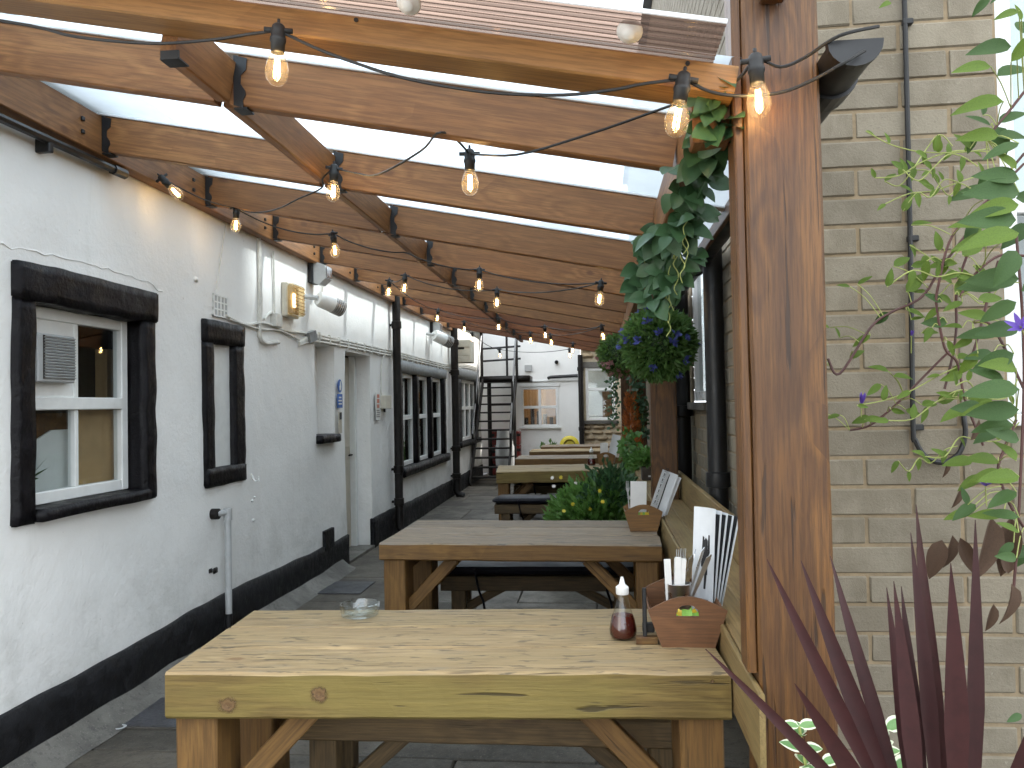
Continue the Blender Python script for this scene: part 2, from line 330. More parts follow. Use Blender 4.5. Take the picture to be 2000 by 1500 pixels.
M['yflower'] = leafm('yellow_petal', (.75, .55, .03), (.80, .62, .06), .2)
M['pale'] = leafm('pale_petal', (.75, .66, .6), (.8, .74, .7), .2)
M['vari'] = leafm('variegated_leaf', (.11, .24, .08), (.17, .32, .11), .2, .45, (.72, .75, .58))
M['stem'] = plain('purple_brown_stem', (.085, .035, .03), .6, var=.3)
M['gstem'] = plain('yellow_green_stem', (.30, .34, .10), .6, var=.2)

# ------------------------------------------------------------------ object helpers
COL = sc.collection
WM = {}
def thing(name, label, cat, loc=(0, 0, 0), group=None, kind=None):
    o = bpy.data.objects.new(name, None); COL.objects.link(o); o.location = loc; o.empty_display_size = .1
    WM[o.name] = Matrix.Translation(loc)
    tag(o, label, cat, group, kind); return o
def tag(o, label=None, cat=None, group=None, kind=None):
    if label: o['label'] = label
    if cat: o['category'] = cat
    if group: o['group'] = group
    if kind: o['kind'] = kind
    return o
def put(name, me, parent=None, W=None):
    o = bpy.data.objects.new(name, me); COL.objects.link(o)
    W = W.copy() if W is not None else Matrix.Identity(4)
    WM[o.name] = W
    if parent is not None:
        o.parent = parent; o.matrix_local = WM[parent.name].inverted() @ W
    else: o.matrix_world = W
    return o
def mkmesh(name, vs_, fs, mat, smooth=False, uvs=None):
    me = bpy.data.meshes.new(name); me.from_pydata([tuple(v) for v in vs_], [], fs); me.update()
    if mat is not None: me.materials.append(M[mat] if isinstance(mat, str) else mat)
    if smooth: me.polygons.foreach_set('use_smooth', [True]*len(me.polygons))
    if uvs:
        l = me.uv_layers.new()
        for lp in me.loops: l.data[lp.index].uv = uvs[lp.vertex_index]
    return me
class MB:
    def __init__(s): s.v = []; s.f = []
    def add(s, vs_, fs):
        n = len(s.v); s.v += [Vector(v) for v in vs_]; s.f += [tuple(i+n for i in f) for f in fs]; return s
    def box(s, a, b, bev=0.):
        (x0, y0, z0), (x1, y1, z1) = a, b
        if bev <= 0:
            v = [(x, y, z) for x in (x0, x1) for y in (y0, y1) for z in (z0, z1)]
            return s.add(v, [(0, 1, 3, 2), (4, 6, 7, 5), (0, 4, 5, 1), (2, 3, 7, 6), (0, 2, 6, 4), (1, 5, 7, 3)])
        bm = bmesh.new(); bmesh.ops.create_cube(bm, size=1)
        for v in bm.verts: v.co = Vector(((x0+x1)/2+v.co.x*(x1-x0), (y0+y1)/2+v.co.y*(y1-y0), (z0+z1)/2+v.co.z*(z1-z0)))
        bmesh.ops.bevel(bm, geom=bm.edges[:], offset=bev, segments=1, affect='EDGES', profile=.5)
        bm.verts.index_update(); s.add([v.co.copy() for v in bm.verts], [tuple(v.index for v in f.verts) for f in bm.faces]); bm.free(); return s
    def tube(s, pts, r, n=8, cap=True):
        pts = [Vector(p) for p in pts]; rings = []; up = None
        for i, p in enumerate(pts):
            d = (pts[min(i+1, len(pts)-1)]-pts[max(i-1, 0)]).normalized()
            if up is None: up = d.orthogonal().normalized()
            up = (up-d*up.dot(d)); up = up.normalized() if up.length > 1e-6 else d.orthogonal().normalized()
            q = d.cross(up); rr = r[i] if isinstance(r, (list, tuple)) else r
            rings.append([p+(up*math.cos(6.2832*k/n)+q*math.sin(6.2832*k/n))*rr for k in range(n)])
        v = [x for rg in rings for x in rg]; f = []
        for i in range(len(rings)-1):
            for k in range(n): f.append((i*n+k, i*n+(k+1) % n, (i+1)*n+(k+1) % n, (i+1)*n+k))
        if cap: f.append(tuple(range(n-1, -1, -1))); f.append(tuple((len(rings)-1)*n+k for k in range(n)))
        return s.add(v, f)
    def lathe(s, prof, n=20, c=(0, 0, 0)):
        v = []; f = []
        for (r, z) in prof: v += [(c[0]+r*math.cos(6.2832*k/n), c[1]+r*math.sin(6.2832*k/n), c[2]+z) for k in range(n)]
        for i in range(len(prof)-1):
            for k in range(n): f.append((i*n+k, i*n+(k+1) % n, (i+1)*n+(k+1) % n, (i+1)*n+k))
        return s.add(v, f)
    def prism(s, poly2, axis, a, b):
        def p3(u, w, t): return {'x': (t, u, w), 'y': (u, t, w), 'z': (u, w, t)}[axis]
        n = len(poly2); v = [p3(u, w, a) for u, w in poly2]+[p3(u, w, b) for u, w in poly2]
        return s.add(v, [tuple(range(n)), tuple(range(2*n-1, n-1, -1))]+[(i, i+n, (i+1) % n+n, (i+1) % n) for i in range(n)])
    def obj(s, name, mat, parent=None, smooth=False, fix=True):
        me = mkmesh(name, s.v, s.f, mat)
        if fix:
            bm = bmesh.new(); bm.from_mesh(me); bmesh.ops.recalc_face_normals(bm, faces=bm.faces[:]); bm.to_mesh(me); bm.free()
        if smooth:
            me.polygons.foreach_set('use_smooth', [True]*len(me.polygons))
            try: me.set_sharp_from_angle(angle=R(40))
            except Exception: pass
        return put(name, me, parent)
def box(name, a, b, mat, parent=None, bev=.004): return MB().box(a, b, bev).obj(name, mat, parent)
def smooth_path(pts, n=6):
    P = [Vector(p) for p in pts]; out = []
    for i in range(len(P)-1):
        p0, p1, p2, p3 = P[max(i-1, 0)], P[i], P[i+1], P[min(i+2, len(P)-1)]
        for k in range(n):
            t = k/n; out.append(.5*((2*p1)+(p2-p0)*t+(2*p0-5*p1+4*p2-p3)*t*t+(3*p1-p0-3*p2+p3)*t**3))
    out.append(P[-1]); return out
def tube(name, pts, r, mat, parent=None, n=8): return MB().tube(pts, r, n).obj(name, mat, parent, True)

_seed = [0]
def beam(name, a, b, w, h, mat, parent=None, up=(0, 0, 1), ch=.005, rough=.0015, seg=None, roll=0.):
    """timber of section w (sideways) x h (upwards) from a to b (centre line); local X runs along the grain"""
    a, b = Vector(a), Vector(b); L = (b-a).length; d = (b-a)/L; up = Vector(up)
    zz = (up-d*up.dot(d)).normalized(); yy = zz.cross(d)
    seg = seg or max(2, min(28, int(L/.09))); _seed[0] += 1; so = _seed[0]*3.7
    cs = [(-w/2+ch, -h/2), (w/2-ch, -h/2), (w/2, -h/2+ch), (w/2, h/2-ch), (w/2-ch, h/2), (-w/2+ch, h/2), (-w/2, h/2-ch), (-w/2, -h/2+ch)]
    v = []; f = []
    for i in range(seg+1):
        x = -L/2+L*i/seg
        for k, (y, z) in enumerate(cs):
            e = Vector((x*3.1+so, y*9+so, z*9))
            q = 0 if rough == 0 else rough
            v.append((x, y+q*mn.noise(e*1.7), z+q*mn.noise(e*1.7+Vector((9, 2, 4)))))
    for i in range(seg):
        for k in range(8): f.append((i*8+k, i*8+(k+1) % 8, (i+1)*8+(k+1) % 8, (i+1)*8+k))
    f.append(tuple(range(7, -1, -1))); f.append(tuple(seg*8+k for k in range(8)))
    W = Matrix(((d.x, yy.x, zz.x, (a.x+b.x)/2), (d.y, yy.y, zz.y, (a.y+b.y)/2), (d.z, yy.z, zz.z, (a.z+b.z)/2), (0, 0, 0, 1)))
    bm_ = mkmesh(name, v, f, mat)
    return put(name, bm_, parent, W)
def lumpy(name, a, b, mat, parent, amp=.008, res=.05, bev=.007):
    """hand-painted stone block"""
    a, b = Vector(a), Vector(b); bm = bmesh.new(); bmesh.ops.create_cube(bm, size=1)
    c, s = (a+b)/2, b-a
    for v in bm.verts: v.co = Vector((c.x+v.co.x*s.x, c.y+v.co.y*s.y, c.z+v.co.z*s.z))
    for ax in range(3):
        cuts = int(s[ax]/res)
        if cuts > 0:
            ed = [e for e in bm.edges if abs((e.verts[0].co-e.verts[1].co).normalized()[ax]) > .9]
            bmesh.ops.subdivide_edges(bm, edges=ed, cuts=min(cuts, 24), use_grid_fill=True)
    bmesh.ops.bevel(bm, geom=[e for e in bm.edges if len(e.link_faces) == 2 and e.calc_face_angle() > 1], offset=bev, segments=2, affect='EDGES')
    for v in bm.verts:
        p = v.co*7
        v.co += Vector((mn.noise(p), mn.noise(p+Vector((5, 1, 3))), mn.noise(p+Vector((2, 8, 1)))))*amp
    me = bpy.data.meshes.new(name); bm.to_mesh(me); bm.free(); me.materials.append(M[mat])
    me.polygons.foreach_set('use_smooth', [True]*len(me.polygons))
    return put(name, me, parent)
def copy_tree(o, parent=None):
    c = o.copy(); COL.objects.link(c); c.parent = parent
    for ch in o.children: copy_tree(ch, c)
    return c
def leaf_mesh(name, mat, w=.5, fold=.12, curl=.15, n=6, tipsharp=1.0):
    """leaf of unit length along X, width w, normal Z"""
    v = []; f = []; uv = []
    for i in range(n+1):
        t = i/n; hw = w/2*(math.sin(math.pi*min(1, t**.8))**.75)*(1-.25*t*tipsharp) if 0 < t < 1 else 0.004
        zc = -curl*t*t
        for k, s in enumerate((-1, -.5, 0, .5, 1)):
            v.append((t, s*hw, zc+abs(s)*hw*fold*2)); uv.append((t, abs(s)))
    for i in range(n):
        for k in range(4): f.append((i*5+k, (i+1)*5+k, (i+1)*5+k+1, i*5+k+1))
    return mkmesh(name, v, f, mat, True, uv)
def leaf_matrix(p, d, nrm, s):
    d = Vector(d).normalized(); nrm = Vector(nrm); y = nrm.cross(d)
    if y.length < 1e-4: y = d.orthogonal()
    y.normalize(); z = d.cross(y)
    return Matrix(((d.x*s, y.x*s, z.x*s, p[0]), (d.y*s, y.y*s, z.y*s, p[1]), (d.z*s, y.z*s, z.z*s, p[2]), (0, 0, 0, 1)))
def rv(s=1.): return Vector((random.uniform(-1, 1), random.uniform(-1, 1), random.uniform(-1, 1)))*s

# ------------------------------------------------------------------ measured plant data (metres)
CORD = [
  ((0.555, 1.394, 0.774), (0.533, 1.42, 1.318), 0.042),
  ((0.538, 1.38, 0.78), (0.508, 1.38, 1.277), 0.035),
  ((0.584, 1.37, 0.788), (0.596, 1.35, 1.302), 0.035),
  ((0.554, 1.352, 0.796), (0.536, 1.3, 1.243), 0.048),
  ((0.507, 1.373, 0.783), (0.472, 1.36, 1.202), 0.038),
  ((0.507, 1.394, 0.772), (0.481, 1.42, 1.178), 0.031),
  ((0.528, 1.408, 0.765), (0.519, 1.46, 1.171), 0.032),
  ((0.511, 1.415, 0.761), (0.407, 1.48, 1.22), 0.032),
  ((0.492, 1.387, 0.775), (0.337, 1.4, 1.227), 0.039),
  ((0.477, 1.366, 0.786), (0.269, 1.34, 1.241), 0.033),
  ((0.45, 1.345, 0.796), (0.16, 1.28, 1.113), 0.025),
  ((0.453, 1.331, 0.803), (0.284, 1.24, 1.076), 0.040),
  ((0.623, 1.352, 0.799), (0.641, 1.3, 0.996), 0.038),
]
STEMS = [
   [(1.174, 2.3, 2.158), (1.119, 2.3, 2.09), (1.035, 2.3, 1.967), (0.952, 2.3, 1.857), (0.895, 2.3, 1.774), (0.813, 2.3, 1.734), (0.758, 2.3, 1.694), (0.672, 2.3, 1.568), (0.642, 2.3, 1.611)] ,
   [(1.147, 2.25, 2.116), (1.054, 2.25, 2.024), (0.96, 2.25, 1.931), (0.919, 2.25, 1.795), (0.914, 2.25, 1.739), (0.931, 2.25, 1.629), (0.962, 2.25, 1.587), (0.978, 2.25, 1.49), (1.02, 2.25, 1.367)] ,
   [(1.056, 2.35, 1.934), (1.011, 2.35, 1.806), (1.005, 2.35, 1.691), (0.991, 2.35, 1.605), (0.968, 2.35, 1.52)] ,
   [(1.114, 2.2, 1.861), (1.051, 2.2, 1.863), (0.986, 2.2, 1.812), (0.952, 2.2, 1.759)] ,
   [(1.098, 2.3, 1.866), (1.069, 2.3, 1.769), (1.038, 2.3, 1.657), (1.009, 2.3, 1.574)] ,
   [(1.154, 2.4, 1.706), (1.07, 2.4, 1.679), (0.999, 2.4, 1.622), (0.927, 2.4, 1.551), (0.855, 2.4, 1.479), (0.782, 2.4, 1.421), (0.725, 2.4, 1.407)] ,
   [(1.056, 2.15, 1.437), (1.023, 2.15, 1.359), (1.009, 2.15, 1.308), (1.031, 2.15, 1.23), (1.065, 2.15, 1.165)] ,
   [(1.102, 2.2, 1.514), (1.032, 2.2, 1.676), (0.982, 2.2, 1.691)] ,
   [(1.077, 2.1, 2.255), (1.027, 2.1, 2.193), (0.983, 2.1, 2.144)] ,
   [(1.097, 2.2, 1.915), (1.105, 2.2, 1.594), (1.079, 2.2, 1.197), (1.06, 2.2, 0.999)] ,
]
CLEAVES = [
(0.979,2.000,2.199,0.128,178),(0.953,2.000,2.285,0.103,178),(0.974,1.950,2.274,0.100,60),(0.987,1.950,2.304,0.075,20),(0.996,2.100,2.175,0.081,150),(1.014,2.100,2.181,0.081,20),(0.978,2.100,2.202,0.054,80),(0.945,2.100,2.120,0.067,120),(0.989,2.050,2.133,0.105,170),(1.010,2.000,2.097,0.103,200),(0.959,2.100,2.152,0.054,240),(0.986,2.100,2.066,0.061,250),(1.002,2.000,2.036,0.077,120),(1.006,2.000,1.981,0.141,175),(0.980,1.950,1.939,0.125,190),(0.973,1.950,1.904,0.138,165),(0.953,1.900,1.864,0.158,185),(0.968,2.000,1.866,0.141,180),(0.958,2.050,1.908,0.105,170),(0.951,2.100,1.932,0.067,240),(0.946,1.900,1.824,0.110,230),(0.971,2.000,1.952,0.090,130),(1.007,2.000,2.011,0.115,160),(0.971,2.100,1.989,0.067,140),(0.874,2.300,1.974,0.066,20),(0.926,2.250,1.891,0.065,100),(0.892,2.250,1.865,0.065,260),(0.970,2.250,1.855,0.087,175),(0.962,2.200,1.867,0.099,30),(0.824,2.300,1.862,0.074,30),(0.871,2.300,1.860,0.059,10),(0.855,2.300,1.790,0.088,40),(0.806,2.300,1.735,0.059,230),(0.757,2.300,1.672,0.066,210),(0.854,2.300,1.740,0.066,340),(0.743,2.350,1.822,0.053,30),(0.722,2.350,1.816,0.045,170),(0.928,2.250,1.753,0.058,150),(0.921,2.250,1.739,0.065,220),(0.940,2.200,1.766,0.085,40),(0.958,2.200,1.746,0.071,200),(0.974,2.150,1.745,0.096,0),(0.986,2.200,1.805,0.056,160),(0.947,2.200,1.806,0.063,20),(0.987,2.200,1.839,0.071,330),(0.939,2.250,1.697,0.072,180),(0.900,2.250,1.685,0.058,230),(0.956,2.200,1.678,0.056,160),(0.974,2.100,1.694,0.081,170),(0.997,2.100,1.649,0.108,175),(0.958,2.150,1.647,0.062,200),(0.947,2.100,1.605,0.081,230),(0.983,2.100,1.604,0.081,190),(0.941,2.200,1.598,0.071,10),(0.952,2.200,1.558,0.071,190),(0.964,2.000,1.757,0.115,170),(0.974,1.950,1.767,0.125,180),(0.967,1.950,1.714,0.100,200),(0.995,2.000,1.658,0.115,185),(0.982,2.000,1.598,0.115,200),(0.957,2.000,1.538,0.090,150),(0.966,1.950,1.513,0.138,178),(0.964,1.950,1.466,0.125,190),(0.955,2.000,1.478,0.115,185),(0.986,2.000,1.562,0.103,160),(0.819,2.350,1.573,0.068,160),(0.832,2.350,1.559,0.060,0),(0.797,2.350,1.538,0.068,220),(0.731,2.400,1.615,0.054,40),(0.704,2.400,1.675,0.046,120),(0.659,2.400,1.587,0.038,190),(0.644,2.400,1.587,0.046,60),(0.630,2.400,1.595,0.038,170),(0.676,2.400,1.705,0.038,150),(0.698,2.400,1.452,0.054,200),(0.767,2.350,1.444,0.060,190),(0.823,2.350,1.465,0.053,340),(0.752,2.350,1.438,0.060,10),(0.641,2.400,1.461,0.038,200),(0.886,2.300,1.478,0.059,10),(0.927,2.300,1.485,0.074,20),(0.899,2.300,1.471,0.059,250),(0.946,2.250,1.498,0.058,160),(0.949,2.200,1.464,0.085,200),(0.963,2.200,1.491,0.071,20),(0.954,2.100,1.465,0.094,170),(0.989,2.100,1.413,0.081,190),(0.976,2.000,1.429,0.103,180),(0.987,2.000,1.393,0.103,160),(0.948,2.150,1.334,0.083,180),(0.986,2.100,1.337,0.108,175),(0.979,2.000,1.345,0.077,120),(0.949,2.100,1.300,0.081,200),(0.984,2.000,1.308,0.115,185),(0.974,2.050,1.310,0.092,190),(0.977,2.000,1.272,0.090,200),(0.929,2.100,1.230,0.081,200),(0.922,2.100,1.211,0.081,190),(0.911,2.100,1.230,0.054,100),(0.970,2.050,1.212,0.092,180),(0.981,2.000,1.212,0.090,170),(0.979,2.000,1.177,0.077,150),(0.967,2.000,1.153,0.064,220),(0.972,2.000,1.117,0.064,170),(0.874,1.800,0.828,0.046,200),(1.000,1.950,2.369,0.050,100),(0.803,2.200,2.552,0.042,200),(0.845,2.300,1.465,0.044,340),(0.995,1.950,2.393,0.075,200),(0.917,2.200,1.646,0.056,300),(0.892,2.300,1.675,0.052,10),(0.866,2.300,1.712,0.044,20),]
DEAD = [
(0.928,2.300,1.108,0.103,250),(0.975,2.300,1.114,0.103,290),(0.955,2.300,1.121,0.088,260),(0.964,2.100,1.198,0.148,255),(1.012,2.100,1.198,0.148,265),(1.006,2.100,1.035,0.094,265),(1.001,2.100,1.060,0.054,100),(1.009,2.200,0.960,0.071,260),(0.966,2.200,1.384,0.056,60),(0.948,2.300,1.323,0.044,260),(0.979,2.300,1.246,0.052,250),]
FLOW = [(0.743, 2.35, 1.481), (0.976, 1.95, 1.654), (0.954, 2.1, 1.274), (0.884, 2.35, 1.669)]
GARL = [(0.312, 2.12, 2.35), (0.341, 2.15, 2.292), (0.34, 2.2, 2.226), (0.325, 2.35, 2.203), (0.289, 2.5, 2.155), (0.282, 2.6, 2.082), (0.273, 2.7, 2.002), (0.251, 2.75, 1.925), (0.244, 2.8, 1.844)]
GARL2 = [(0.281, 2.6, 2.066), (0.219, 2.75, 2.049), (0.181, 2.85, 1.998), (0.191, 2.9, 1.914)]

# ================================================================== SETTING: ground and paving
g = put('ground', mkmesh('ground', [(-150, -60, -.03), (150, -60, -.03), (150, 220, -.03), (-150, 220, -.03)], [(0, 1, 2, 3)], 'joint')); tag(g, kind='structure')
pav = put('pavement', mkmesh('pavement', [(-2.6, -1, -.02), (1.2, -1, -.02), (1.2, 18, -.02), (-2.6, 18, -.02)], [(0, 1, 2, 3)], 'joint')); tag(pav, kind='structure')
slab_me = []
for sx_ in (.89, .58):
    for q in range(2):
        b_ = MB().box((-sx_/2, -.44, -.05), (sx_/2, .44, 0), .006); slab_me.append(mkmesh('paving_slab', b_.v, b_.f, 'concrete'))
rr = random.Random(3); row = 0; y = 1.6
while y < 17.3:
    x = -2.42 + (.0 if row % 2 else -.3)
    while x < .72:
        k = rr.choice((0, 1, 0, 1, 2)); wd = .89 if k < 2 else .58
        put('paving_slab', slab_me[k], pav, Matrix.Translation((x+wd/2, y+.45, rr.uniform(-.003, .003)))@Matrix.Rotation(rr.uniform(-.006, .006), 4, 'X'))
        x += wd+.008
    y += .887; row += 1

# ================================================================== white pub building on the left
X0 = -2.42
def wav(y, z): return .016*mn.noise(Vector((y*.9, z*.9, 3.3)))+.006*mn.noise(Vector((y*4, z*4, 1.1)))
pub = thing('white_building', 'long white rendered building with black painted plinth and window surrounds on the left', 'building', (X0, 8, 0))
OPEN = [(3.20, 4.04, 1.08, 2.0), (4.82, 5.11, 1.13, 1.94), (6.70, 7.20, 1.22, 2.07), (7.50, 8.38, .02, 2.05), (9.74, 12.46, .74, 1.93), (14.1, 15.85, .85, 1.98)]
def grid_lines(lo, hi, step, extra):
    s = set([lo, hi])
    for e in extra: s.add(e)
    s = sorted(s); out = [s[0]]
    for a, b in zip(s, s[1:]):
        n = max(1, round((b-a)/step))
        out += [a+(b-a)*i/n for i in range(1, n+1)]
    return out
ys = grid_lines(-3.0, 16.6, .09, [o[0] for o in OPEN]+[o[1] for o in OPEN])
zs = grid_lines(0.0, 3.15, .09, [o[2] for o in OPEN]+[o[3] for o in OPEN])
vv = [(X0+wav(y, z), y, z) for y in ys for z in zs]; ff = []; nz = len(zs)
for i in range(len(ys)-1):
    for j in range(nz-1):
        cy, cz = (ys[i]+ys[i+1])/2, (zs[j]+zs[j+1])/2
        if any(o[0] < cy < o[1] and o[2] < cz < o[3] for o in OPEN): continue
        ff.append((i*nz+j, (i+1)*nz+j, (i+1)*nz+j+1, i*nz+j+1))
wall = put('wall', mkmesh('wall', vv, ff, 'white_render', True), pub)
def reveal(o, depth, mat, name='reveal', bottom=True):
    y0, y1, z0, z1 = o; mb = MB(); xa, xb = X0+.004, X0-depth
    n = 8
    for (p, q) in (((y0, z0), (y0, z1)), ((y0, z1), (y1, z1)), ((y1, z1), (y1, z0)), ((y1, z0), (y0, z0))):
        if not bottom and p[1] == q[1] == z0: continue
        vs_ = []
        for i in range(n+1):
            t = i/n; yy, zz = p[0]+(q[0]-p[0])*t, p[1]+(q[1]-p[1])*t
            vs_ += [(X0+wav(yy, zz), yy, zz), (xb, yy, zz)]
        mb.add(vs_, [(2*i, 2*i+1, 2*i+3, 2*i+2) for i in range(n)])
    return mb.obj(name, mat, pub, fix=False)
# plinth: a slightly proud band of black paint with an uneven top edge
def plinth(y0, y1):
    n = int((y1-y0)/.06); vs_ = []; fs = []
    for i in range(n+1):
        y = y0+(y1-y0)*i/n; h = .30+.012*mn.noise(Vector((y*3, 0, 5)))+.03*mn.noise(Vector((y*.5, 2, 5)))-.004*max(0, y-8)
        for k, z in enumerate((-.02, .1, .2, h-.006, h)):
            vs_.append((X0+wav(y, z)+(.022 if k < 4 else .003), y, z))
    for i in range(n):
        for k in range(4): fs.append((i*5+k, (i+1)*5+k, (i+1)*5+k+1, i*5+k+1))
    put('plinth', mkmesh('plinth', vs_, fs, 'plinth', True), pub)
plinth(-3, 7.5); plinth(8.38, 16.6)
lumpy('plinth_end', (X0-.02, 8.36, -.02), (X0+.03, 8.52, .31), 'plinth', pub, .004)
box('plinth_tab', (X0, 6.82, .25), (X0+.03, 7.06, .42), 'plinth', pub)
# rough cement fillet where wall meets paving
fl = MB(); n = 90; fv = []
for i in range(n+1):
    y = -1+8.3*i/n; wdt = .13+.05*mn.noise(Vector((y*2.3, 1, 1)))
    fv += [(X0+.02, y, .085+.02*mn.noise(Vector((y*2, 4, 4)))), (X0+.02+wdt*.5, y, .035), (X0+.03+wdt, y, .002)]
fl.add(fv, [(i*3+k, (i+1)*3+k, (i+1)*3+k+1, i*3+k+1) for i in range(n) for k in (0, 1)])
fl.obj('cement_fillet', 'haunch', pub, True, False)
# roof over the building, behind the canopy
MB().prism([(X0+.12, 3.12), (X0-4, 5.6), (X0-8, 3.12), (X0-8, 3.02), (X0+.12, 3.02)], 'y', -3.2, 16.8).obj('roof', 'slate', pub)
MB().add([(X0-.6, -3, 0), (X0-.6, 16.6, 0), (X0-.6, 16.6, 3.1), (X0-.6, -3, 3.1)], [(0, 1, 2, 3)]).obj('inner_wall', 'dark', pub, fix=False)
MB().add([(X0, 16.6, 0), (X0-8, 16.6, 0), (X0-8, 16.6, 3.1), (X0, 16.6, 3.1)], [(0, 1, 2, 3)]).obj('end_wall', 'white_render', pub, fix=False)
MB().add([(X0-8, -3, 0), (X0, -3, 0), (X0, -3, 3.1), (X0-8, -3, 3.1)], [(0, 1, 2, 3)]).obj('gable_wall', 'white_render', pub, fix=False)

# ---- window with extractor vent
reveal(OPEN[0], .1, 'black_stone', 'window_reveal')
XS = X0+.022
lumpy('lintel', (X0-.09, 3.08, 1.985), (XS+.012, 4.155, 2.15), 'black_stone', pub, .009)
lumpy('jamb', (X0-.09, 3.085, 1.03), (XS, 3.205, 1.995), 'black_stone', pub, .007)
lumpy('jamb', (X0-.09, 4.035, 1.03), (XS, 4.15, 1.995), 'black_stone', pub, .007)
lumpy('window_sill', (X0-.1, 3.195, 1.035), (XS+.035, 4.045, 1.088), 'black_stone', pub, .004)
def sash(y0, y1, z0, z1, xf, mats, w=.05, midz=None, midy=None, panel=None, nm='window', par=None, glassm='glass'):
    par = par or pub
    fr = MB()
    fr.box((xf-.05, y0, z0), (xf, y0+w, z1), .004).box((xf-.05, y1-w, z0), (xf, y1, z1), .004)
    fr.box((xf-.05, y0+w, z1-w), (xf-.002, y1-w, z1), .004).box((xf-.05, y0+w, z0), (xf-.002, y1-w, z0+w), .004)
    win = fr.obj(nm, mats, par)
    if midz: box('meeting_rail', (xf-.05, y0+w, midz-.03), (xf+.006, y1-w, midz+.03), mats, win)
    zc = [z0+w]+([midz] if midz else [])+[z1-w]; yc = [y0+w]+([midy] if midy else [])+[y1-w]
    for i in range(len(zc)-1):
        for j in range(len(yc)-1):
            if midy and j == 0: box('glazing_bar', (xf-.045, midy-.014, zc[i]+.03*(i > 0)), (xf-.006, midy+.014, zc[i+1]-.03*(i < len(zc)-2)), mats, win, .003)
            a, b = (xf-.03, yc[j], zc[i]), (xf-.026, yc[j+1], zc[i+1])
            if panel == (i, j): box('blank_panel', (xf-.03, yc[j], zc[i]), (xf-.012, yc[j+1], zc[i+1]), mats, win, .002)
            else: box('pane', a, b, glassm, win, 0)
    return win
w1 = sash(3.205, 4.035, 1.09, 1.985, X0-.075, 'wpaint', .055, 1.545, 3.62, (1, 0), glassm='reflglass')
vm = MB()
vm.box((X0-.087, 3.29, 1.64), (X0-.035, 3.545, 1.86), .006)
vent = vm.obj('extractor_vent', 'greypl', w1)
sl = MB()
for k in range(15): sl.add([(X0-.034, 3.325, 1.657+k*.0132), (X0-.034, 3.537, 1.657+k*.0132), (X0-.024, 3.537, 1.664+k*.0132), (X0-.024, 3.325, 1.664+k*.0132), (X0-.034, 3.537, 1.668+k*.0132), (X0-.034, 3.325, 1.668+k*.0132)], [(0, 1, 2, 3), (3, 2, 4, 5)])
sl.obj('vent_slat', 'greypl', w1, fix=False)
box('vent_shade_sheet', (X0-.0352, 3.322, 1.655), (X0-.0342, 3.54, 1.852), 'dark', w1, 0)  # thin dark sheet painted in as the shade between the slats
# what stands in the room behind it
room = MB(); xa, xb = X0-.125, X0-.55
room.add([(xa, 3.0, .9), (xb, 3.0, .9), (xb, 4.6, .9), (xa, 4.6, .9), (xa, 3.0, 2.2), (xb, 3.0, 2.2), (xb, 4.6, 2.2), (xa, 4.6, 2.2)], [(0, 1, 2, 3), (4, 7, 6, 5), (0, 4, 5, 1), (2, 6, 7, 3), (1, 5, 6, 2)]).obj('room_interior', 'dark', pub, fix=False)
box('room_board', (X0-.15, 3.72, 1.10), (X0-.14, 4.02, 1.52), 'tan', pub, 0)
MB().prism([(3.30, 1.10), (3.72, 1.10), (3.72, 1.42), (3.55, 1.42), (3.45, 1.38), (3.40, 1.28), (3.34, 1.25)], 'x', X0-.17, X0-.16).obj('room_screen', 'wpaint', pub)
box('room_chair', (X0-.22, 3.3, 1.2), (X0-.2, 3.75, 1.5), 'post', pub, 0)
box('room_shelf', (X0-.34, 4.15, 1.56), (X0-.27, 4.5, 1.85), 'tan', pub)
lm = MB()
for k in range(9):
    a = k*.7; p = Vector((X0-.145, 3.36, 1.2)); d = Vector((.2*math.sin(a), math.cos(a)*.8, .25+.3*math.sin(a*2))).normalized()
    lm.add([p, p+d*.06+Vector((.01, 0, .012)), p+d*.15, p+d*.06-Vector((.01, 0, .012))], [(0, 1, 2, 3)])
lm.obj('room_plant', 'dkleaf', pub, fix=False)

# ---- blind window
reveal(OPEN[1], .08, 'black_stone', 'window_reveal')
lumpy('lintel', (X0-.07, 4.69, 1.925), (XS+.006, 5.26, 2.07), 'black_stone', pub, .006)
lumpy('jamb', (X0-.07, 4.692, 1.03), (XS, 4.825, 1.935), 'black_stone', pub, .006)
lumpy('jamb', (X0-.07, 5.105, 1.03), (XS, 5.258, 1.935), 'black_stone', pub, .006)
lumpy('window_sill', (X0-.07, 4.70, 1.02), (XS+.008, 5.255, 1.135), 'black_stone', pub, .006)
box('blind_panel', (X0-.04, 4.815, 1.12), (X0-.018, 5.115, 1.95), 'wpaint', pub)
# plaster crack above the window: a raised ragged lip
cp = []
for i in range(26):
    t = i/25; cp.append((X0+.001+wav(3.0+t*1.3, 2.2), 2.98+t*1.27, 2.195+.02*math.sin(t*3.1)+.022*mn.noise(Vector((t*19, 0, 0)))-.02*(t > .93)))
MB().tube(cp, [.0015+.007*abs(mn.noise(Vector((i*1.3, 3, 3)))) for i in range(26)], 6).obj('plaster_lip', 'white_render', pub, True)
# air brick
ab = MB()
for i in range(5): ab.box((X0-.02, 4.84+i*.047, 2.10), (X0+.012, 4.85+i*.047, 2.245))
for j in range(4): ab.box((X0-.02, 4.84, 2.10+j*.045), (X0+.010, 5.038, 2.11+j*.045))
abk = ab.obj('air_brick', 'wpaint', pub)
box('vent_backing', (X0-.005, 4.845, 2.1), (X0+.001+.012*0+.006, 5.03, 2.24), 'greypl', abk, 0)

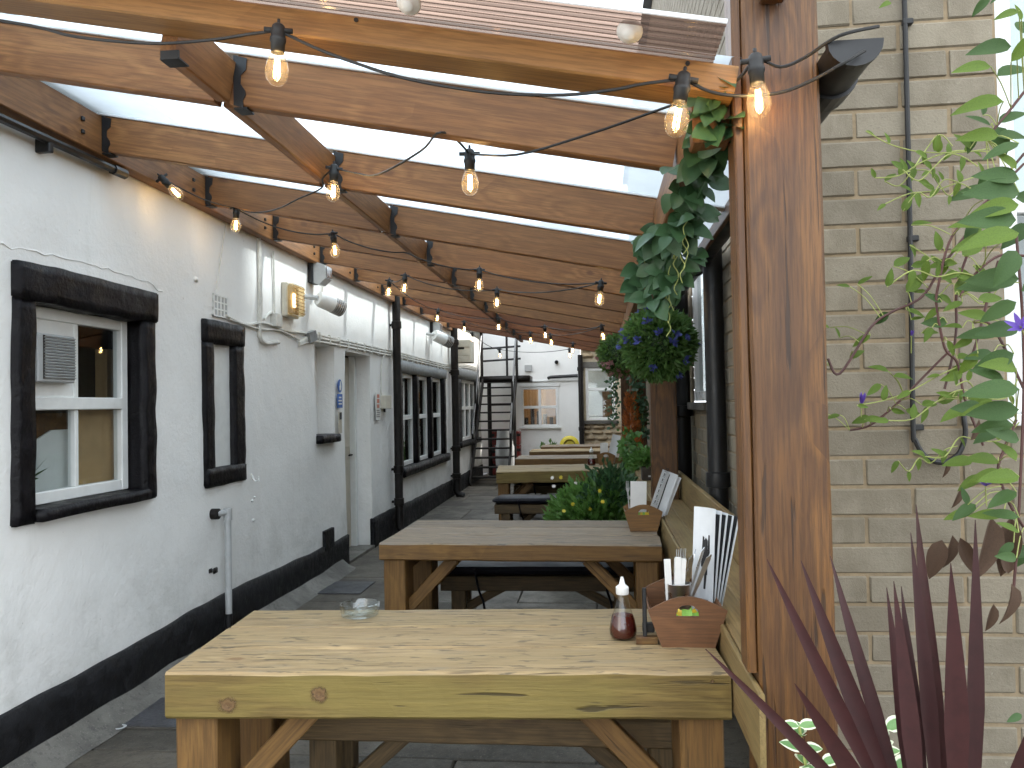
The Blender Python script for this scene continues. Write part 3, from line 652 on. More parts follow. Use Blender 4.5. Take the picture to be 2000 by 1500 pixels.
# ---- niche with slate sill
reveal(OPEN[2], .17, 'white_render', 'niche_reveal')
box('niche_back', (X0-.18, 6.65, 1.15), (X0-.165, 7.25, 2.1), 'white_render', pub, 0)
lumpy('slate_sill', (X0-.16, 6.69, 1.19), (X0+.06, 7.20, 1.262), 'black_stone', pub, .003)
# ---- door opening
reveal(OPEN[3], .22, 'white_render', 'door_reveal', False)
door = box('door', (X0-.26, 7.52, .03), (X0-.21, 8.36, 2.03), 'cream', pub)
for (a, b) in ((.25, .95), (1.08, 1.85)):
    for (c, d) in ((7.62, 7.90), (7.98, 8.26)): box('door_panel', (X0-.212, c, a), (X0-.203, d, b), 'cream', door, .006)
tube('handle', [(X0-.2, 8.25, 1.0), (X0-.17, 8.25, 1.0), (X0-.165, 8.20, 1.0), (X0-.165, 8.13, 1.0)], .009, 'castiron', door)
box('door_frame', (X0-.215, 8.30, .02), (X0-.15, 8.378, 2.045), 'wpaint', pub)
box('door_step', (X0-.25, 7.5, -.01), (X0+.03, 8.37, .03), 'haunch', pub)

# ---- three-light mullioned window with grey lintel
reveal(OPEN[4], .09, 'black_stone', 'window_reveal')
lumpy('lintel', (X0-.05, 9.56, 1.925), (XS+.012, 12.62, 2.075), 'grey_stone', pub, .01, .12)
lumpy('window_sill', (X0-.09, 9.56, .63), (XS+.05, 12.62, .745), 'black_stone', pub, .007, .12)
for (a, b) in ((9.58, 9.745), (10.50, 10.66), (11.42, 11.58), (12.42, 12.60)): lumpy('mullion', (X0-.085, a, .735), (XS, b, 1.932), 'black_stone', pub, .006, .1)
for (a, b) in ((9.745, 10.50), (10.66, 11.42), (11.58, 12.42)):
    sash(a, b, .745, 1.925, X0-.035, 'wpaint', .055, 1.36)
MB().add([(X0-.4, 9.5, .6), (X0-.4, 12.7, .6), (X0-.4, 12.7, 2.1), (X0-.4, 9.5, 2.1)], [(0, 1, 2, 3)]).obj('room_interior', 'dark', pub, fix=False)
# ---- last window, by the steps
reveal(OPEN[5], .09, 'black_stone', 'window_reveal')
lumpy('lintel', (X0-.05, 13.6, 1.975), (XS+.01, 16.1, 2.17), 'grey_stone', pub, .01, .12)
lumpy('window_sill', (X0-.09, 13.7, .76), (XS+.05, 16.1, .855), 'black_stone', pub, .006, .12)
lumpy('jamb', (X0-.05, 13.62, .85), (XS, 14.105, 1.98), 'black_stone', pub, .006, .1)
lumpy('jamb', (X0-.05, 15.845, .85), (XS, 16.08, 1.98), 'black_stone', pub, .006, .1)
for (a, b) in ((14.105, 14.68), (14.68, 15.26), (15.26, 15.845)): sash(a, b, .855, 1.975, X0-.02, 'wpaint', .06, 1.45)
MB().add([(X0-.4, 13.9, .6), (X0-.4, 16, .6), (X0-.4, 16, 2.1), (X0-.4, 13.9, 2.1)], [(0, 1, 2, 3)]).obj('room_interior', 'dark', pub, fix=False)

# ================================================================== brick building on the right
bx, by = .75, 2.75
brk = thing('brick_building', 'buff grey brick building with white window on the right', 'building', (bx, by, 0))
fw = MB()
for (x0_, x1_, z0_, z1_) in ((bx+.006, 1.33, -.02, 7.9), (1.33, 2.75, -.02, 1.43), (1.33, 2.75, 3.1, 7.9), (2.75, 6.2, -.02, 7.9)):
    fw.add([(x0_, by+.006, z0_), (x1_, by+.006, z0_), (x1_, by+.006, z1_), (x0_, by+.006, z1_)], [(0, 1, 2, 3)])
fwall = fw.obj('front_wall', 'mortar', brk, fix=False)
sw = MB(); SWY = [(5.42, 6.35)]
for (y0_, y1_, z0_, z1_) in ((by+.006, 5.42, -.02, 6.3), (5.42, 6.35, -.02, 1.47), (5.42, 6.35, 2.6, 6.3), (6.35, 17.4, -.02, 6.3), (by+.006, 6.3, 6.3, 7.9)):  # raised front part and far length are shaped, unseen, to block sun
    sw.add([(bx+.006, y0_, z0_), (bx+.006, y1_, z0_), (bx+.006, y1_, z1_), (bx+.006, y0_, z1_)], [(0, 1, 2, 3)])
swall = sw.obj('side_wall', 'mortar', brk, fix=False)
MB().prism([(bx-.1, 6.25), (3.5, 8.2), (7.2, 6.25)], 'y', 6.31, 17.5).obj('roof', 'slate', brk)  # unseen roof, run on to the far end to shade the end wall
MB().prism([(bx-.1, 7.88), (3.5, 9.6), (6.3, 7.88)], 'y', 2.6, 6.3).obj('sun_block_roof', 'slate', brk)  # taller unseen roof, added to keep sun off the near left wall
BL, BH = .292, .0865; LP, HP = .303, .0962
bmesh_var = []
for q in range(5):
    rq = random.Random(q); b_ = MB().box((-BL/2, -.03, -BH/2), (BL/2, .03, BH/2), .005)
    for v in b_.v: v += Vector((rq.uniform(-1, 1), rq.uniform(-.6, .6), rq.uniform(-1, 1)))*.0018
    bmesh_var.append(mkmesh('brick', b_.v, b_.f, 'brick'))
rb = random.Random(5); nb = 0
for k in range(-8, 27):
    z = 2.408-HP*k; off = .875 if k % 2 == 0 else 1.024
    if z < .04 or z > 3.0: continue
    for j in range(-2, 4):
        xa, xb = off+LP*j+.005, off+LP*(j+1)-.005
        xa = max(xa, bx); lim = 1.325 if z > 1.42 else 1.62
        xb = min(xb, lim)
        if xb-xa < .03: continue
        W = Matrix.Translation(((xa+xb)/2, by+.03+rb.uniform(-.002, .002), z))@Matrix.Diagonal(((xb-xa)/BL, 1, 1, 1))
        put('brick', rb.choice(bmesh_var), fwall, W); nb += 1
for k in range(-2, 18):
    z = 2.408-HP*k
    if z < .6 or z > 2.6: continue
    for j in range(0, 12):
        ya = by+.06+LP*j+(.15 if k % 2 else 0)+.005; yb = ya+BL
        if yb > 6.2: continue
        if z > 1.45 and z < 2.62 and yb > 5.40:
            yb = 5.40
            if yb-ya < .04: continue
        W = Matrix.Translation((bx+.03+rb.uniform(-.002, .002), (ya+yb)/2, z))@Matrix.Rotation(R(90), 4, 'Z')@Matrix.Diagonal(((yb-ya)/BL, 1, 1, 1))
        put('brick', rb.choice(bmesh_var), swall, W); nb += 1
# the farther courses of the side wall: too foreshortened to tell apart singly
far = MB()
for k in range(-2, 24):
    z = 2.408-HP*k
    for j in range(0, 36):
        ya = 6.22+LP*j+(.15 if k % 2 else 0); yb = ya+BL
        if z > 1.42 and z < 2.65 and ya < 6.42: continue
        if z > .1: far.box((bx+.001, ya, z-BH/2), (bx+.05, yb, z+BH/2))
fo = far.obj('brickwork', 'brick', swall); fo['kind'] = 'stuff'
ff_ = MB()
for k in range(-58, 26):
    z = 2.408-HP*k
    if z < .04: continue
    for j in range(-2, 19):
        off = .875 if k % 2 == 0 else 1.024; xa, xb = max(off+LP*j+.005, bx), min(off+LP*(j+1)-.005, 6.2)
        if z < 3.0: xa = max(xa, 1.325 if z > 1.42 else 1.63)
        if 1.40 < z < 3.12:
            if xa < 2.76 and xb > 1.33: xa = max(xa, 2.76)
        if xb-xa > .03: ff_.box((xa, by-.001, z-BH/2), (xb, by+.05, z+BH/2))
fo = ff_.obj('brickwork', 'brick', fwall); fo['kind'] = 'stuff'
fs_ = MB()
for k in range(-57, -2):
    z = 2.408-HP*k
    for j in range(0, 45):
        ya = by+.065+LP*j+(.15 if k % 2 else 0); yb = ya+BL
        if (z > 6.2 and yb > 6.3) or yb > 17.4 or z < 2.62: continue
        fs_.box((bx+.001, ya, z-BH/2), (bx+.05, yb, z+BH/2))
fo = fs_.obj('brickwork', 'brick', swall); fo['kind'] = 'stuff'
# front window, white frame
fwn = MB()
x0_, x1_, z0_, z1_ = 1.34, 2.74, 1.44, 3.09
fwn.box((x0_, by+.035, z0_), (x0_+.055, by+.1, z1_), .005).box((x1_-.055, by+.035, z0_), (x1_, by+.1, z1_), .005)
fwn.box((x0_+.055, by+.037, z0_), (x1_-.055, by+.1, z0_+.055), .005).box((x0_+.055, by+.037, z1_-.055), (x1_-.055, by+.1, z1_), .005)
fw_o = fwn.obj('window', 'upvc', brk)
box('transom', (x0_+.055, by+.038, 2.10), (x1_-.055, by+.1, 2.16), 'upvc', fw_o)
box('pane', (x0_+.055, by+.06, z0_+.055), (x1_-.055, by+.064, 2.10), 'glass', fw_o, 0)
box('pane', (x0_+.055, by+.06, 2.16), (x1_-.055, by+.064, z1_-.055), 'glass', fw_o, 0)
box('blind', (x0_+.05, by+.09, 2.12), (x1_-.05, by+.095, z1_-.05), 'upvc', fw_o, 0)
box('room_interior', (x0_-.1, by+.4, 1.2), (x1_+.1, by+.42, 3.2), 'greypl', brk, 0)
box('window_sill', (x0_-.03, by-.03, 1.40), (x1_+.03, by+.06, 1.438), 'upvc', brk)
# side window
swn = MB(); sy0, sy1, sz0, sz1 = 5.43, 6.34, 1.50, 2.59
swn.box((bx+.01, sy0, sz0), (bx+.07, sy0+.06, sz1), .004).box((bx+.01, sy1-.06, sz0), (bx+.07, sy1, sz1), .004)
swn.box((bx+.006, sy0+.06, sz0), (bx+.07, sy1-.06, sz0+.07), .004).box((bx+.006, sy0+.06, sz1-.06), (bx+.07, sy1-.06, sz1), .004)
swo = swn.obj('window', 'upvc', brk)
box('pane', (bx+.04, sy0+.06, sz0+.07), (bx+.044, sy1-.06, sz1-.06), 'glass', swo, 0)
box('window_sill', (bx-.05, sy0-.04, 1.435), (bx+.05, sy1+.04, 1.49), 'haunch', brk)
box('room_interior', (bx+.35, sy0-.3, 1.2), (bx+.37, sy1+.3, 2.8), 'greypl', brk, 0)

# ================================================================== far end: white end building, stone building
EY = 17.5
endb = thing('end_building', 'white painted end building with four pane window closing the passage', 'building', (-1.4, EY, 0))
ew = MB()
for (x0_, x1_, z0_, z1_) in ((-6, -1.65, 0, 4.6), (-.84, -.34, 0, 4.6), (-1.65, -.84, 0, 1.0), (-1.65, -.84, 1.87, 4.6)):
    nx, nzz = max(1, int((x1_-x0_)/.15)), max(1, int((z1_-z0_)/.15))
    ew.add([(x0_+(x1_-x0_)*i/nx, EY+.008*mn.noise(Vector((i*.3, j*.3, x0_))), z0_+(z1_-z0_)*j/nzz) for i in range(nx+1) for j in range(nzz+1)],
           [(i*(nzz+1)+j, (i+1)*(nzz+1)+j, (i+1)*(nzz+1)+j+1, i*(nzz+1)+j+1) for i in range(nx) for j in range(nzz)])
ewo = ew.obj('wall', 'white_render', endb, fix=False)
MB().add([(-.34, EY, 0), (-.34, EY+6, 0), (-.34, EY+6, 4.6), (-.34, EY, 4.6)], [(0, 1, 2, 3)]).obj('side_wall', 'white_render', endb, fix=False)
MB().prism([(EY-.15, 4.55), (EY+3, 6.2), (EY+6.2, 4.55)], 'x', -6, -.3).obj('roof', 'slate', endb)
box('string_course', (-2.0, EY-.04, 1.99), (-.34, EY+.01, 2.02), 'wpaint', endb)
box('window_head', (-1.68, EY-.03, 1.88), (-.80, EY+.01, 1.95), 'wpaint', endb)
def front_window(par, x0_, x1_, z0_, z1_, y, midx, midz, mat, w=.05):
    m_ = MB().box((x0_, y-.02, z0_), (x0_+w, y+.05, z1_), .004).box((x1_-w, y-.02, z0_), (x1_, y+.05, z1_), .004)
    m_.box((x0_+w, y-.018, z0_), (x1_-w, y+.05, z0_+w), .004).box((x0_+w, y-.018, z1_-w), (x1_-w, y+.05, z1_), .004)
    wo_ = m_.obj('window', mat, par)
    xs_ = [x0_+w]+([midx] if midx else [])+[x1_-w]; zz_ = [z0_+w, midz, z1_-w]
    box('glazing_bar', (x0_+w, y-.022, midz-.03), (x1_-w, y+.04, midz+.03), mat, wo_)
    if midx:
        box('glazing_bar', (midx-.03, y-.016, z0_+w), (midx+.03, y+.04, midz-.03), mat, wo_); box('glazing_bar', (midx-.03, y-.016, midz+.03), (midx+.03, y+.04, z1_-w), mat, wo_)
    for i in range(len(xs_)-1):
        for j in range(2): box('pane', (xs_[i], y+.01, zz_[j]), (xs_[i+1], y+.014, zz_[j+1]), 'glass', wo_, 0)
    return wo_
front_window(endb, -1.65, -.84, 1.0, 1.87, EY, -1.245, 1.43, 'upvc')
box('window_sill', (-1.70, EY-.07, .96), (-.79, EY+.02, .997), 'wpaint', endb)
# lit bar room behind it
rm = MB(); rm.add([(-2, EY+.1, .8), (-2, EY+1.2, .8), (-.5, EY+1.2, .8), (-.5, EY+.1, .8), (-2, EY+.1, 2.1), (-2, EY+1.2, 2.1), (-.5, EY+1.2, 2.1), (-.5, EY+.1, 2.1)], [(0, 1, 2, 3), (4, 7, 6, 5), (0, 4, 5, 1), (2, 6, 7, 3), (1, 5, 6, 2)])
rm.obj('room_interior', 'tan', endb, fix=False)
for k in range(6): box('room_shelf_item', (-1.62+k*.14, EY+.3, 1.03), (-1.54+k*.14, EY+.4, 1.2+.07*((k*7) % 4)), 'dark', endb)
rl = bpy.data.lights.new('bar_room_lamp', 'POINT'); rl.energy = 3; rl.color = (1, .82, .60); rl.shadow_soft_size = .08
rlo = bpy.data.objects.new('bar_room_lamp', rl); COL.objects.link(rlo); rlo.location = (-1.2, EY+.6, 1.98)
box('junction_box', (-1.56, EY-.06, 2.22), (-1.40, EY-.005, 2.36), 'greypl', endb)
tube('vent_stub', [(-.86, EY+.01, 2.42), (-.86, EY-.1, 2.40)], .04, 'pipe', endb)

stb = thing('stone_building', 'rubble stone building with white window at the far end', 'building', (.3, EY+.1, 0))
sb = MB()
for (x0_, x1_, z0_, z1_) in ((-.33, -.24, -.02, 4.4), (.40, .745, -.02, 4.4), (-.24, .40, -.02, 1.12), (-.24, .40, 2.28, 4.4)):
    sb.add([(x0_, EY+.10, z0_), (x1_, EY+.10, z0_), (x1_, EY+.10, z1_), (x0_, EY+.10, z1_)], [(0, 1, 2, 3)])
sbo = sb.obj('wall', 'smortar', stb, fix=False)
rs = random.Random(11); z = .02
while z < 3.1:
    h = rs.uniform(.11, .19); x = -.33+rs.uniform(-.05, 0)
    while x < .98:
        wd = rs.uniform(.14, .30); x0_, x1_ = max(x, -.325), min(x+wd, .745)
        if not (z+h > 1.08 and z < 2.36 and x1_ > -.30 and x0_ < .46) and x1_-x0_ > .05:
            lumpy('stone', (x0_+.012, EY+.05, z+.012), (x1_-.012, EY+.14, z+h-.012), 'stone', sbo, .014, .2, .03)
        x += wd
    z += h
box('lintel', (-.30, EY+.06, 2.27), (.46, EY+.2, 2.40), 'haunch', stb)
box('window_sill', (-.30, EY+.02, 1.04), (.46, EY+.2, 1.115), 'haunch', stb)
front_window(stb, -.235, .395, 1.12, 2.27, EY+.12, None, 1.80, 'upvc', .06)
box('room_interior', (-.3, EY+.5, .9), (.5, EY+.52, 2.5), 'greypl', stb, 0)
box('curtain', (.12, EY+.3, 1.1), (.45, EY+.33, 1.75), 'caddy', stb, 0)

# ================================================================== timber canopy
def zb(x): return 2.29-.2*x           # underside of the rafters
can = thing('timber_canopy', 'timber lean-to canopy with clear sheet roof over the tables', 'canopy', (.475, 2.2, 0))
PW = .19
for i, py in enumerate((2.1, 6.0, 9.6, 13.2)):
    po = beam('post', (.492, py+.1, -.01), (.492, py+.1, 3.1 if i == 0 else 2.40), PW, PW, 'post', can, up=(0, 1, 0), ch=.008, rough=.003)
    box('post_shoe', (.402, py-.015, -.01), (.59, py+.215, .05), 'hanger', po)
beam('corner_batten', (.384, 2.17, .80), (.384, 2.17, 2.98), .026, .10, 'post', can, up=(0, 1, 0), rough=.001)
beam('wall_plate', (-2.375, 1.6, 2.83), (-2.375, 13.4, 2.83), .075, .19, 'rafter', can, rough=.001)
beam('outer_beam', (.32, 2.16, 2.275), (.32, 13.4, 2.275), .10, .17, 'rafter', can, rough=.002)
MX = -1.22
RY = [2.55, 3.58, 4.60, 5.62, 6.62, 7.6, 8.58, 9.56, 10.54, 11.5, 12.46]
RH, RW = .17, .055
for i, y in enumerate(RY):
    mat = 'rafter' if i < 6 else ('rafter' if i == 6 else 'rafter2')
    for (xa, xb) in ((-2.337, MX-.028), (MX+.028, .27)):
        beam('rafter', (xa, y+.03, zb(xa)+RH/2), (xb, y+.03, zb(xb)+RH/2), RW, RH, mat, can, rough=.0015)
    # glazing bar lying on the rafter
    beam('glazing_bar', (-2.36, y+.03, zb(-2.36)+RH+.006), (.58, y+.03, zb(.58)+RH+.006), .07, .010, 'alu', can, rough=0, ch=.002)
yy = [2.215]+RY+[13.3]
for i in range(len(yy)-1):
    ya = yy[i]+.058 if i else 2.20
    yb = yy[i+1]+.002 if i < len(yy)-2 else 13.3
    beam('noggin', (MX, ya, zb(MX)+RH/2-.012), (MX, yb, zb(MX)+RH/2-.012), .05, RH-.03, 'rafter' if i < 7 else 'rafter2', can, rough=.001, up=(.196, 0, .98))
# joist hangers: a bent strap with the scalloped front edge
def hanger(x, y, side):
    z0 = zb(x)-.004; prof = [(0, 0), (.034, -.005), (.032, .02), (.042, .04), (.040, .055), (.024, .075), (.026, .105), (.044, .125), (.048, .165), (0, .17)]
    pts = [(x+side*u, z0+w-.2*side*u) for u, w in prof]
    mb = MB().prism(pts, 'y', y-.0025, y+.0005)
    mb.prism(pts, 'y', y+.0605, y+.063)
    mb.box((min(x, x+side*.045), y, zb(x)-.014-.004), (max(x, x+side*.045), y+.06, zb(x)-.012))
    mb.obj('joist_hanger', 'hanger', can)
for y in RY:
    hanger(-2.337, y, 1); hanger(MX+.028, y, 1); 
for y in RY[:7]:
    for dz in (.05, .11): box('bolt', (-2.338, y-.16, zb(-2.34)+dz-.02), (-2.325, y-.14, zb(-2.34)+dz), 'hanger', can, .003)
# front beam
MB().box((MX-.028, 2.192, zb(MX)-.002), (MX+.028, 2.199, zb(MX)+.02)).box((MX-.03, 2.192, zb(MX)-.006), (MX+.03, 2.25, zb(MX)-.002)).obj('joist_hanger', 'hanger', can)
beam('front_beam', (-2.42, 2.13, zb(-2.42)+.100), (.372, 2.13, zb(.372)+.100), .13, .075, 'fascia', can, rough=.001)
for x in (-1.6, -.62, .25):
    MB().lathe([(0, .0), (.006, 0), (.006, .004), (0, .004)], 10).obj('screw', 'hanger', can).matrix_local = WM[can.name].inverted()@Matrix.Translation((x, 2.0645, zb(x)+.125))@Matrix.Rotation(R(90), 4, 'X')
# roof sheets
for i in range(len(yy)-1):
    ya = 2.12 if i == 0 else yy[i]+.034; yb = yy[i+1]+.026 if i < len(yy)-2 else 13.45
    za, z2 = zb(-2.42)+RH+.014, zb(.66)+RH+.014
    mb = MB().add([(-2.42, ya, za), (.66, ya, z2), (.66, yb, z2), (-2.42, yb, za)], [(0, 1, 2, 3)])
    so = mb.obj('roof_sheet', 'poly', can, fix=False)
# corrugated verge sheet projecting in front of the beam
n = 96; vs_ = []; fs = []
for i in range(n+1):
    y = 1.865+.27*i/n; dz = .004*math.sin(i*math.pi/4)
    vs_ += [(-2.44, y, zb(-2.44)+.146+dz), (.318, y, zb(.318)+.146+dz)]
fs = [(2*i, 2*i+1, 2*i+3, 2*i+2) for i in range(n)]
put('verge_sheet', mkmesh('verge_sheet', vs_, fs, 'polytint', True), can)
beam('verge_trim', (-2.44, 1.862, zb(-2.44)+.146), (.318, 1.862, zb(.318)+.146), .004, .012, 'alu', can, rough=0, ch=.002)
cap_b = MB().lathe([(0, -.022), (.012, -.021), (.017, -.016), (.018, -.012), (.027, -.009), (.032, -.003), (.032, .001), (0, .001)], 20)
cap_me = mkmesh('fixing_button', cap_b.v, cap_b.f, 'upvc', True)
for x in (-1.9, -1.17, -.45, .10):
    put('fixing_button', cap_me, can, Matrix.Translation((x, 1.955, zb(x)+.139))@Matrix.Rotation(math.atan(.2), 4, 'Y')@Matrix.Rotation(R(-35), 4, 'X'))
# gutter on the outer edge
gp = [(math.cos(a)*.062, math.sin(a)*.055) for a in [math.pi+math.pi*i/10 for i in range(11)]]
gin = [(x*.93, z*.93) for x, z in gp]
pts = [(.645+x, 2.365+z) for x, z in gp]+[(.645+x, 2.365+z) for x, z in reversed(gin)]
gut = MB().prism(pts, 'y', 2.02, 13.4).obj('gutter', 'pipe', can, True)
MB().prism([(.645+x*1.06, 2.365+z*1.06) for x, z in gp]+[(.645+.066, 2.372), (.645-.066, 2.372)], 'y', 2.0, 2.022).obj('stop_end', 'pipe', gut)
MB().prism([(.645+x*1.12, 2.362+z*1.12) for x, z in gp]+[(.645+.07, 2.36), (.645-.07, 2.36)], 'y', 2.20, 2.30).obj('gutter_union', 'pipe', gut)
for y in (3.2, 5.2, 7.2, 9.2, 11.2): MB().prism([(.645+x*1.15, 2.362+z*1.15) for x, z in gp]+[(.60, 2.38)], 'y', y, y+.03).obj('gutter_bracket', 'pipe', gut)
beam('gutter_board', (.59, 2.32, 2.36), (.59, 13.4, 2.36), .022, .13, 'post', can)
box('top_bracket', (.44, 2.03, 2.52), (.50, 2.099, 2.66), 'post', can)
# knee brace hidden in the shade behind post
# ledge along the posts
led = thing('drinks_ledge', 'long wooden drinks ledge with upstand along the canopy posts', 'ledge', (.48, 7, 0))
beam('front_board', (.3885, 2.04, .677), (.3885, 12.9, .677), .015, .20, 'ledge', led, rough=.002, seg=28)
for k, (ya, yb) in enumerate(((2.31, 3.9), (3.905, 5.99), (6.21, 7.9), (7.905, 9.59), (9.81, 12.9))):
    beam('shelf_plank', (.445, ya, .766), (.445, yb, .766), .094, .026, 'ledge', led, rough=.0015)
    beam('shelf_plank', (.549, ya, .7655), (.549, yb, .7655), .116, .025, 'ledge', led, rough=.0015)
beam('upstand', (.622, 2.32, .86), (.622, 12.9, .86), .028, .20, 'ledge', led, rough=.002)
for y in (4.0, 7.9, 11.5): beam('ledge_leg', (.50, y, 0), (.50, y, .752), .09, .09, 'leg', led, up=(0, 1, 0))

# ================================================================== tables and benches
def make_table(label, loc, L=1.72, D=.75, H=.70, top='table', ap='apron', rot=0., T=.142, knots=None):
    t = thing('timber_table', label, 'table', loc, 'heavy timber tables down the passage')
    x0_, y0_ = loc[0], loc[1]
    pw = D/3
    for k in range(3):
        yc = y0_+pw*(k+.5)
        mat = 'table'
        nm = beam('sleeper', (x0_-L/2+random.uniform(0, .008), yc, H-T/2), (x0_+L/2-random.uniform(0, .01), yc, H-T/2+random.uniform(-.002, .001)), pw-.005, T, top, t, ch=.009, rough=.005)
        if k == 0 and knots:
            for (kx, kz, kr) in knots:
                kb = MB(); n = 18; ring_ = []
                for (rr_, dy) in ((1., 0.), (.75, -.0016), (.35, -.001), (0.02, .001)):
                    for q in range(n):
                        a = 6.2832*q/n; e_ = 1+.22*mn.noise(Vector((math.cos(a)*1.5, math.sin(a)*1.5, kx*7)))
                        ring_.append((x0_+kx+kr*1.15*rr_*e_*math.cos(a), y0_+.0005+dy-.0012, H-T/2+kz+kr*rr_*e_*math.sin(a)))
                kb.add(ring_, [(i*n+q, i*n+(q+1) % n, (i+1)*n+(q+1) % n, (i+1)*n+q) for i in range(3) for q in range(n)])
                kb.obj('knot', 'knot', nm, True)
        if k == 0:
            nm.data.materials.append(M[ap])
            for p in nm.data.polygons:
                if p.normal.z < .3: p.material_index = 1
    lx, ly = .13, .19
    for sx_ in (-1, 1):
        for yq in (y0_+.035+ly/2, y0_+D-.04-ly/2):
            xq = x0_+sx_*(L/2-.02-lx/2)
            beam('leg', (xq, yq, 0), (xq, yq, H-T), lx, ly, 'leg', t, up=(0, 1, 0), ch=.006, rough=.003)
            beam('brace', (xq-sx_*.06, yq+.002, H-T-.30), (xq-sx_*.34, yq+.002, H-T-.01), .045, .07, 'leg', t, ch=.004)
        beam('end_rail', (x0_+sx_*(L/2-.09), y0_+.15, H-T-.06), (x0_+sx_*(L/2-.09), y0_+D-.15, H-T-.06), .05, .10, 'leg', t)
    t.rotation_euler.z = R(rot)
    return t
make_table('nearest timber table, holding the glass ashtray and the vinegar bottle', (-.4795, 2.38, 0), 1.715, rot=3.0, knots=((-.375, .005, .031), (-.66, -.026, .033), (.80, .045, .008)))
make_table('greyed timber table second from the camera, with a black cushioned bench behind', (-.475, 4.58, 0), 1.64, .93, .70, 'tgrey', 'leg', -1.6, .10)
make_table('third timber table, just beyond the yellow flowered planter', (-.42, 9.55, 0), 1.60, 1.0, rot=5.)
make_table('fourth timber table, behind the one beyond the planter', (-.42, 11.72, 0), 1.60, .75, .70, 'tgrey', 'leg')
make_table('fifth timber table, second from the far end', (-.42, 13.45, 0), 1.48, .75, .70, 'table', 'leg')
make_table('farthest timber table, in front of the yellow tub', (-.36, 14.95, 0), 1.42, .75, .70, 'tgrey', 'leg')
def make_bench(label, loc, L=1.5, cush=None, dz=0.):
    b_ = thing('timber_bench', label, 'bench', loc, 'timber benches at the tables')
    x0_, y0_ = loc[0], loc[1]
    for k in range(2): beam('seat_plank', (x0_-L/2, y0_+.08+.155*k, .365+dz), (x0_+L/2, y0_+.08+.155*k, .365+dz), .15, .10, 'bench', b_, ch=.007, rough=.003)
    for sx_ in (-1, 1):
        for yq in (y0_+.06, y0_+.26): beam('leg', (x0_+sx_*(L/2-.12), yq, 0), (x0_+sx_*(L/2-.12), yq, .315+dz), .10, .075, 'bench', b_, up=(0, 1, 0))
        beam('brace', (x0_+sx_*(L/2-.16), y0_+.16, .08), (x0_+sx_*(L/2-.42), y0_+.16, .31+dz), .04, .06, 'bench', b_)
    if cush:
        c = thing('bench_cushion', cush, 'cushion', (x0_, y0_+.16, .42+dz), 'black bench cushions')
        bm = MB(); n1, n2 = 24, 8; pr = []
        vs_ = []; fs = []
        for i in range(n1+1):
            x = -L/2-.02+(L+.04)*i/n1; ex = min(1, min(i, n1-i)/1.2+.35)
            for k in range(12):
                a = 6.2832*k/12; cy = math.copysign(abs(math.cos(a))**.45, math.cos(a))*.175; cz = math.copysign(abs(math.sin(a))**.6, math.sin(a))*.038*ex
                vs_.append((x0_+x, y0_+.16+cy*(.97+.03*ex), .459+dz+cz+.006*mn.noise(Vector((x*4, cy*9, x0_)))))
        for i in range(n1):
            for k in range(12): fs.append((i*12+k, (i+1)*12+k, (i+1)*12+(k+1) % 12, i*12+(k+1) % 12))
        fs += [tuple(range(12)), tuple(n1*12+k for k in range(11, -1, -1))]
        bm.add(vs_, fs).obj('pad', 'cushion', c, True)
        for x in (-L*.32, L*.32):
            tube('tie', smooth_path([(x0_+x, y0_-.012, .47+dz), (x0_+x+.01, y0_-.014, .40+dz), (x0_+x+.03, y0_-.012, .31+dz), (x0_+x+.05, y0_+.02, .24+dz), (x0_+x+.06, y0_+.01, .16+dz)], 4), .009, 'cushion', c, 6)
    return b_
make_bench('plain low timber bench tucked under the nearest table', (-.40, 2.78, 0), 1.45)
make_bench('timber bench under a black cushion behind the greyed table', (-.42, 5.45, 0), 1.36, 'black cushion with long ties seen under the greyed table', -.09)
make_bench('timber bench with black cushion in front of the third table', (-.40, 8.62, 0), 1.46, 'black cushion on the bench beside the flowered planter')
make_bench('timber bench on the far side of the third table', (-.40, 10.62, 0), 1.46, 'black cushion seen through the legs of the third table')

# ================================================================== pipes, lamps and fittings on the walls
def drainpipe(name, label, x, y, z0, z1, r, mat, wallx, joints, shoe=0, group=None):
    p = thing(name, label, 'drainpipe', (x, y, z0), group)
    pts = [(x, y, z1), (x, y, z0+.1)]
    if shoe: pts += [(x+shoe*.03, y, z0+.04), (x+shoe*.12, y, z0+.01)]
    MB().tube(pts, r, 14).obj('pipe', mat, p, True)
    for z in joints:
        MB().lathe([(r, 0), (r*1.22, .004), (r*1.26, .02), (r*1.22, .085), (r, .09)], 16, (x, y, z)).obj('collar', mat, p, True)
        box('bracket', (min(x, wallx), y-.02, z+.03), (max(x, wallx), y+.02, z+.06), mat, p)
    return p
drainpipe('drainpipe', 'black cast iron drainpipe between the white doorway and the three light window', X0+.085, 9.22, .0, 3.0, .048, 'castiron', X0, (.34, .72, 2.42), 1)
drainpipe('drainpipe', 'rusty black drainpipe beside the far end of the three light window', X0+.10, 13.0, .0, 3.0, .06, 'castiron', X0, (.30, .75, 2.0, 2.5), 1)
drainpipe('drainpipe', 'black plastic downpipe on the brick wall next to the front post', .685, 4.72, 0, 2.38, .056, 'pipe', bx, (1.0,))
drainpipe('drainpipe', 'thick black downpipe just beyond the second canopy post', .66, 6.42, 0, 2.38, .075, 'pipe', bx, (1.38,))
drainpipe('drainpipe', 'black corner downpipe between white end wall and stone wall', -.34, EY-.08, 0, 2.55, .055, 'castiron', -.34, (.9, 2.2))
hp = thing('waste_pipe', 'thin black horizontal waste pipe above the end wall window', 'pipe', (-.7, EY-.08, 2.1)); tube('pipe', [(-1.05, EY-.06, 2.06), (-.99, EY-.09, 2.08), (-.40, EY-.09, 2.10)], .035, 'pipe', hp)
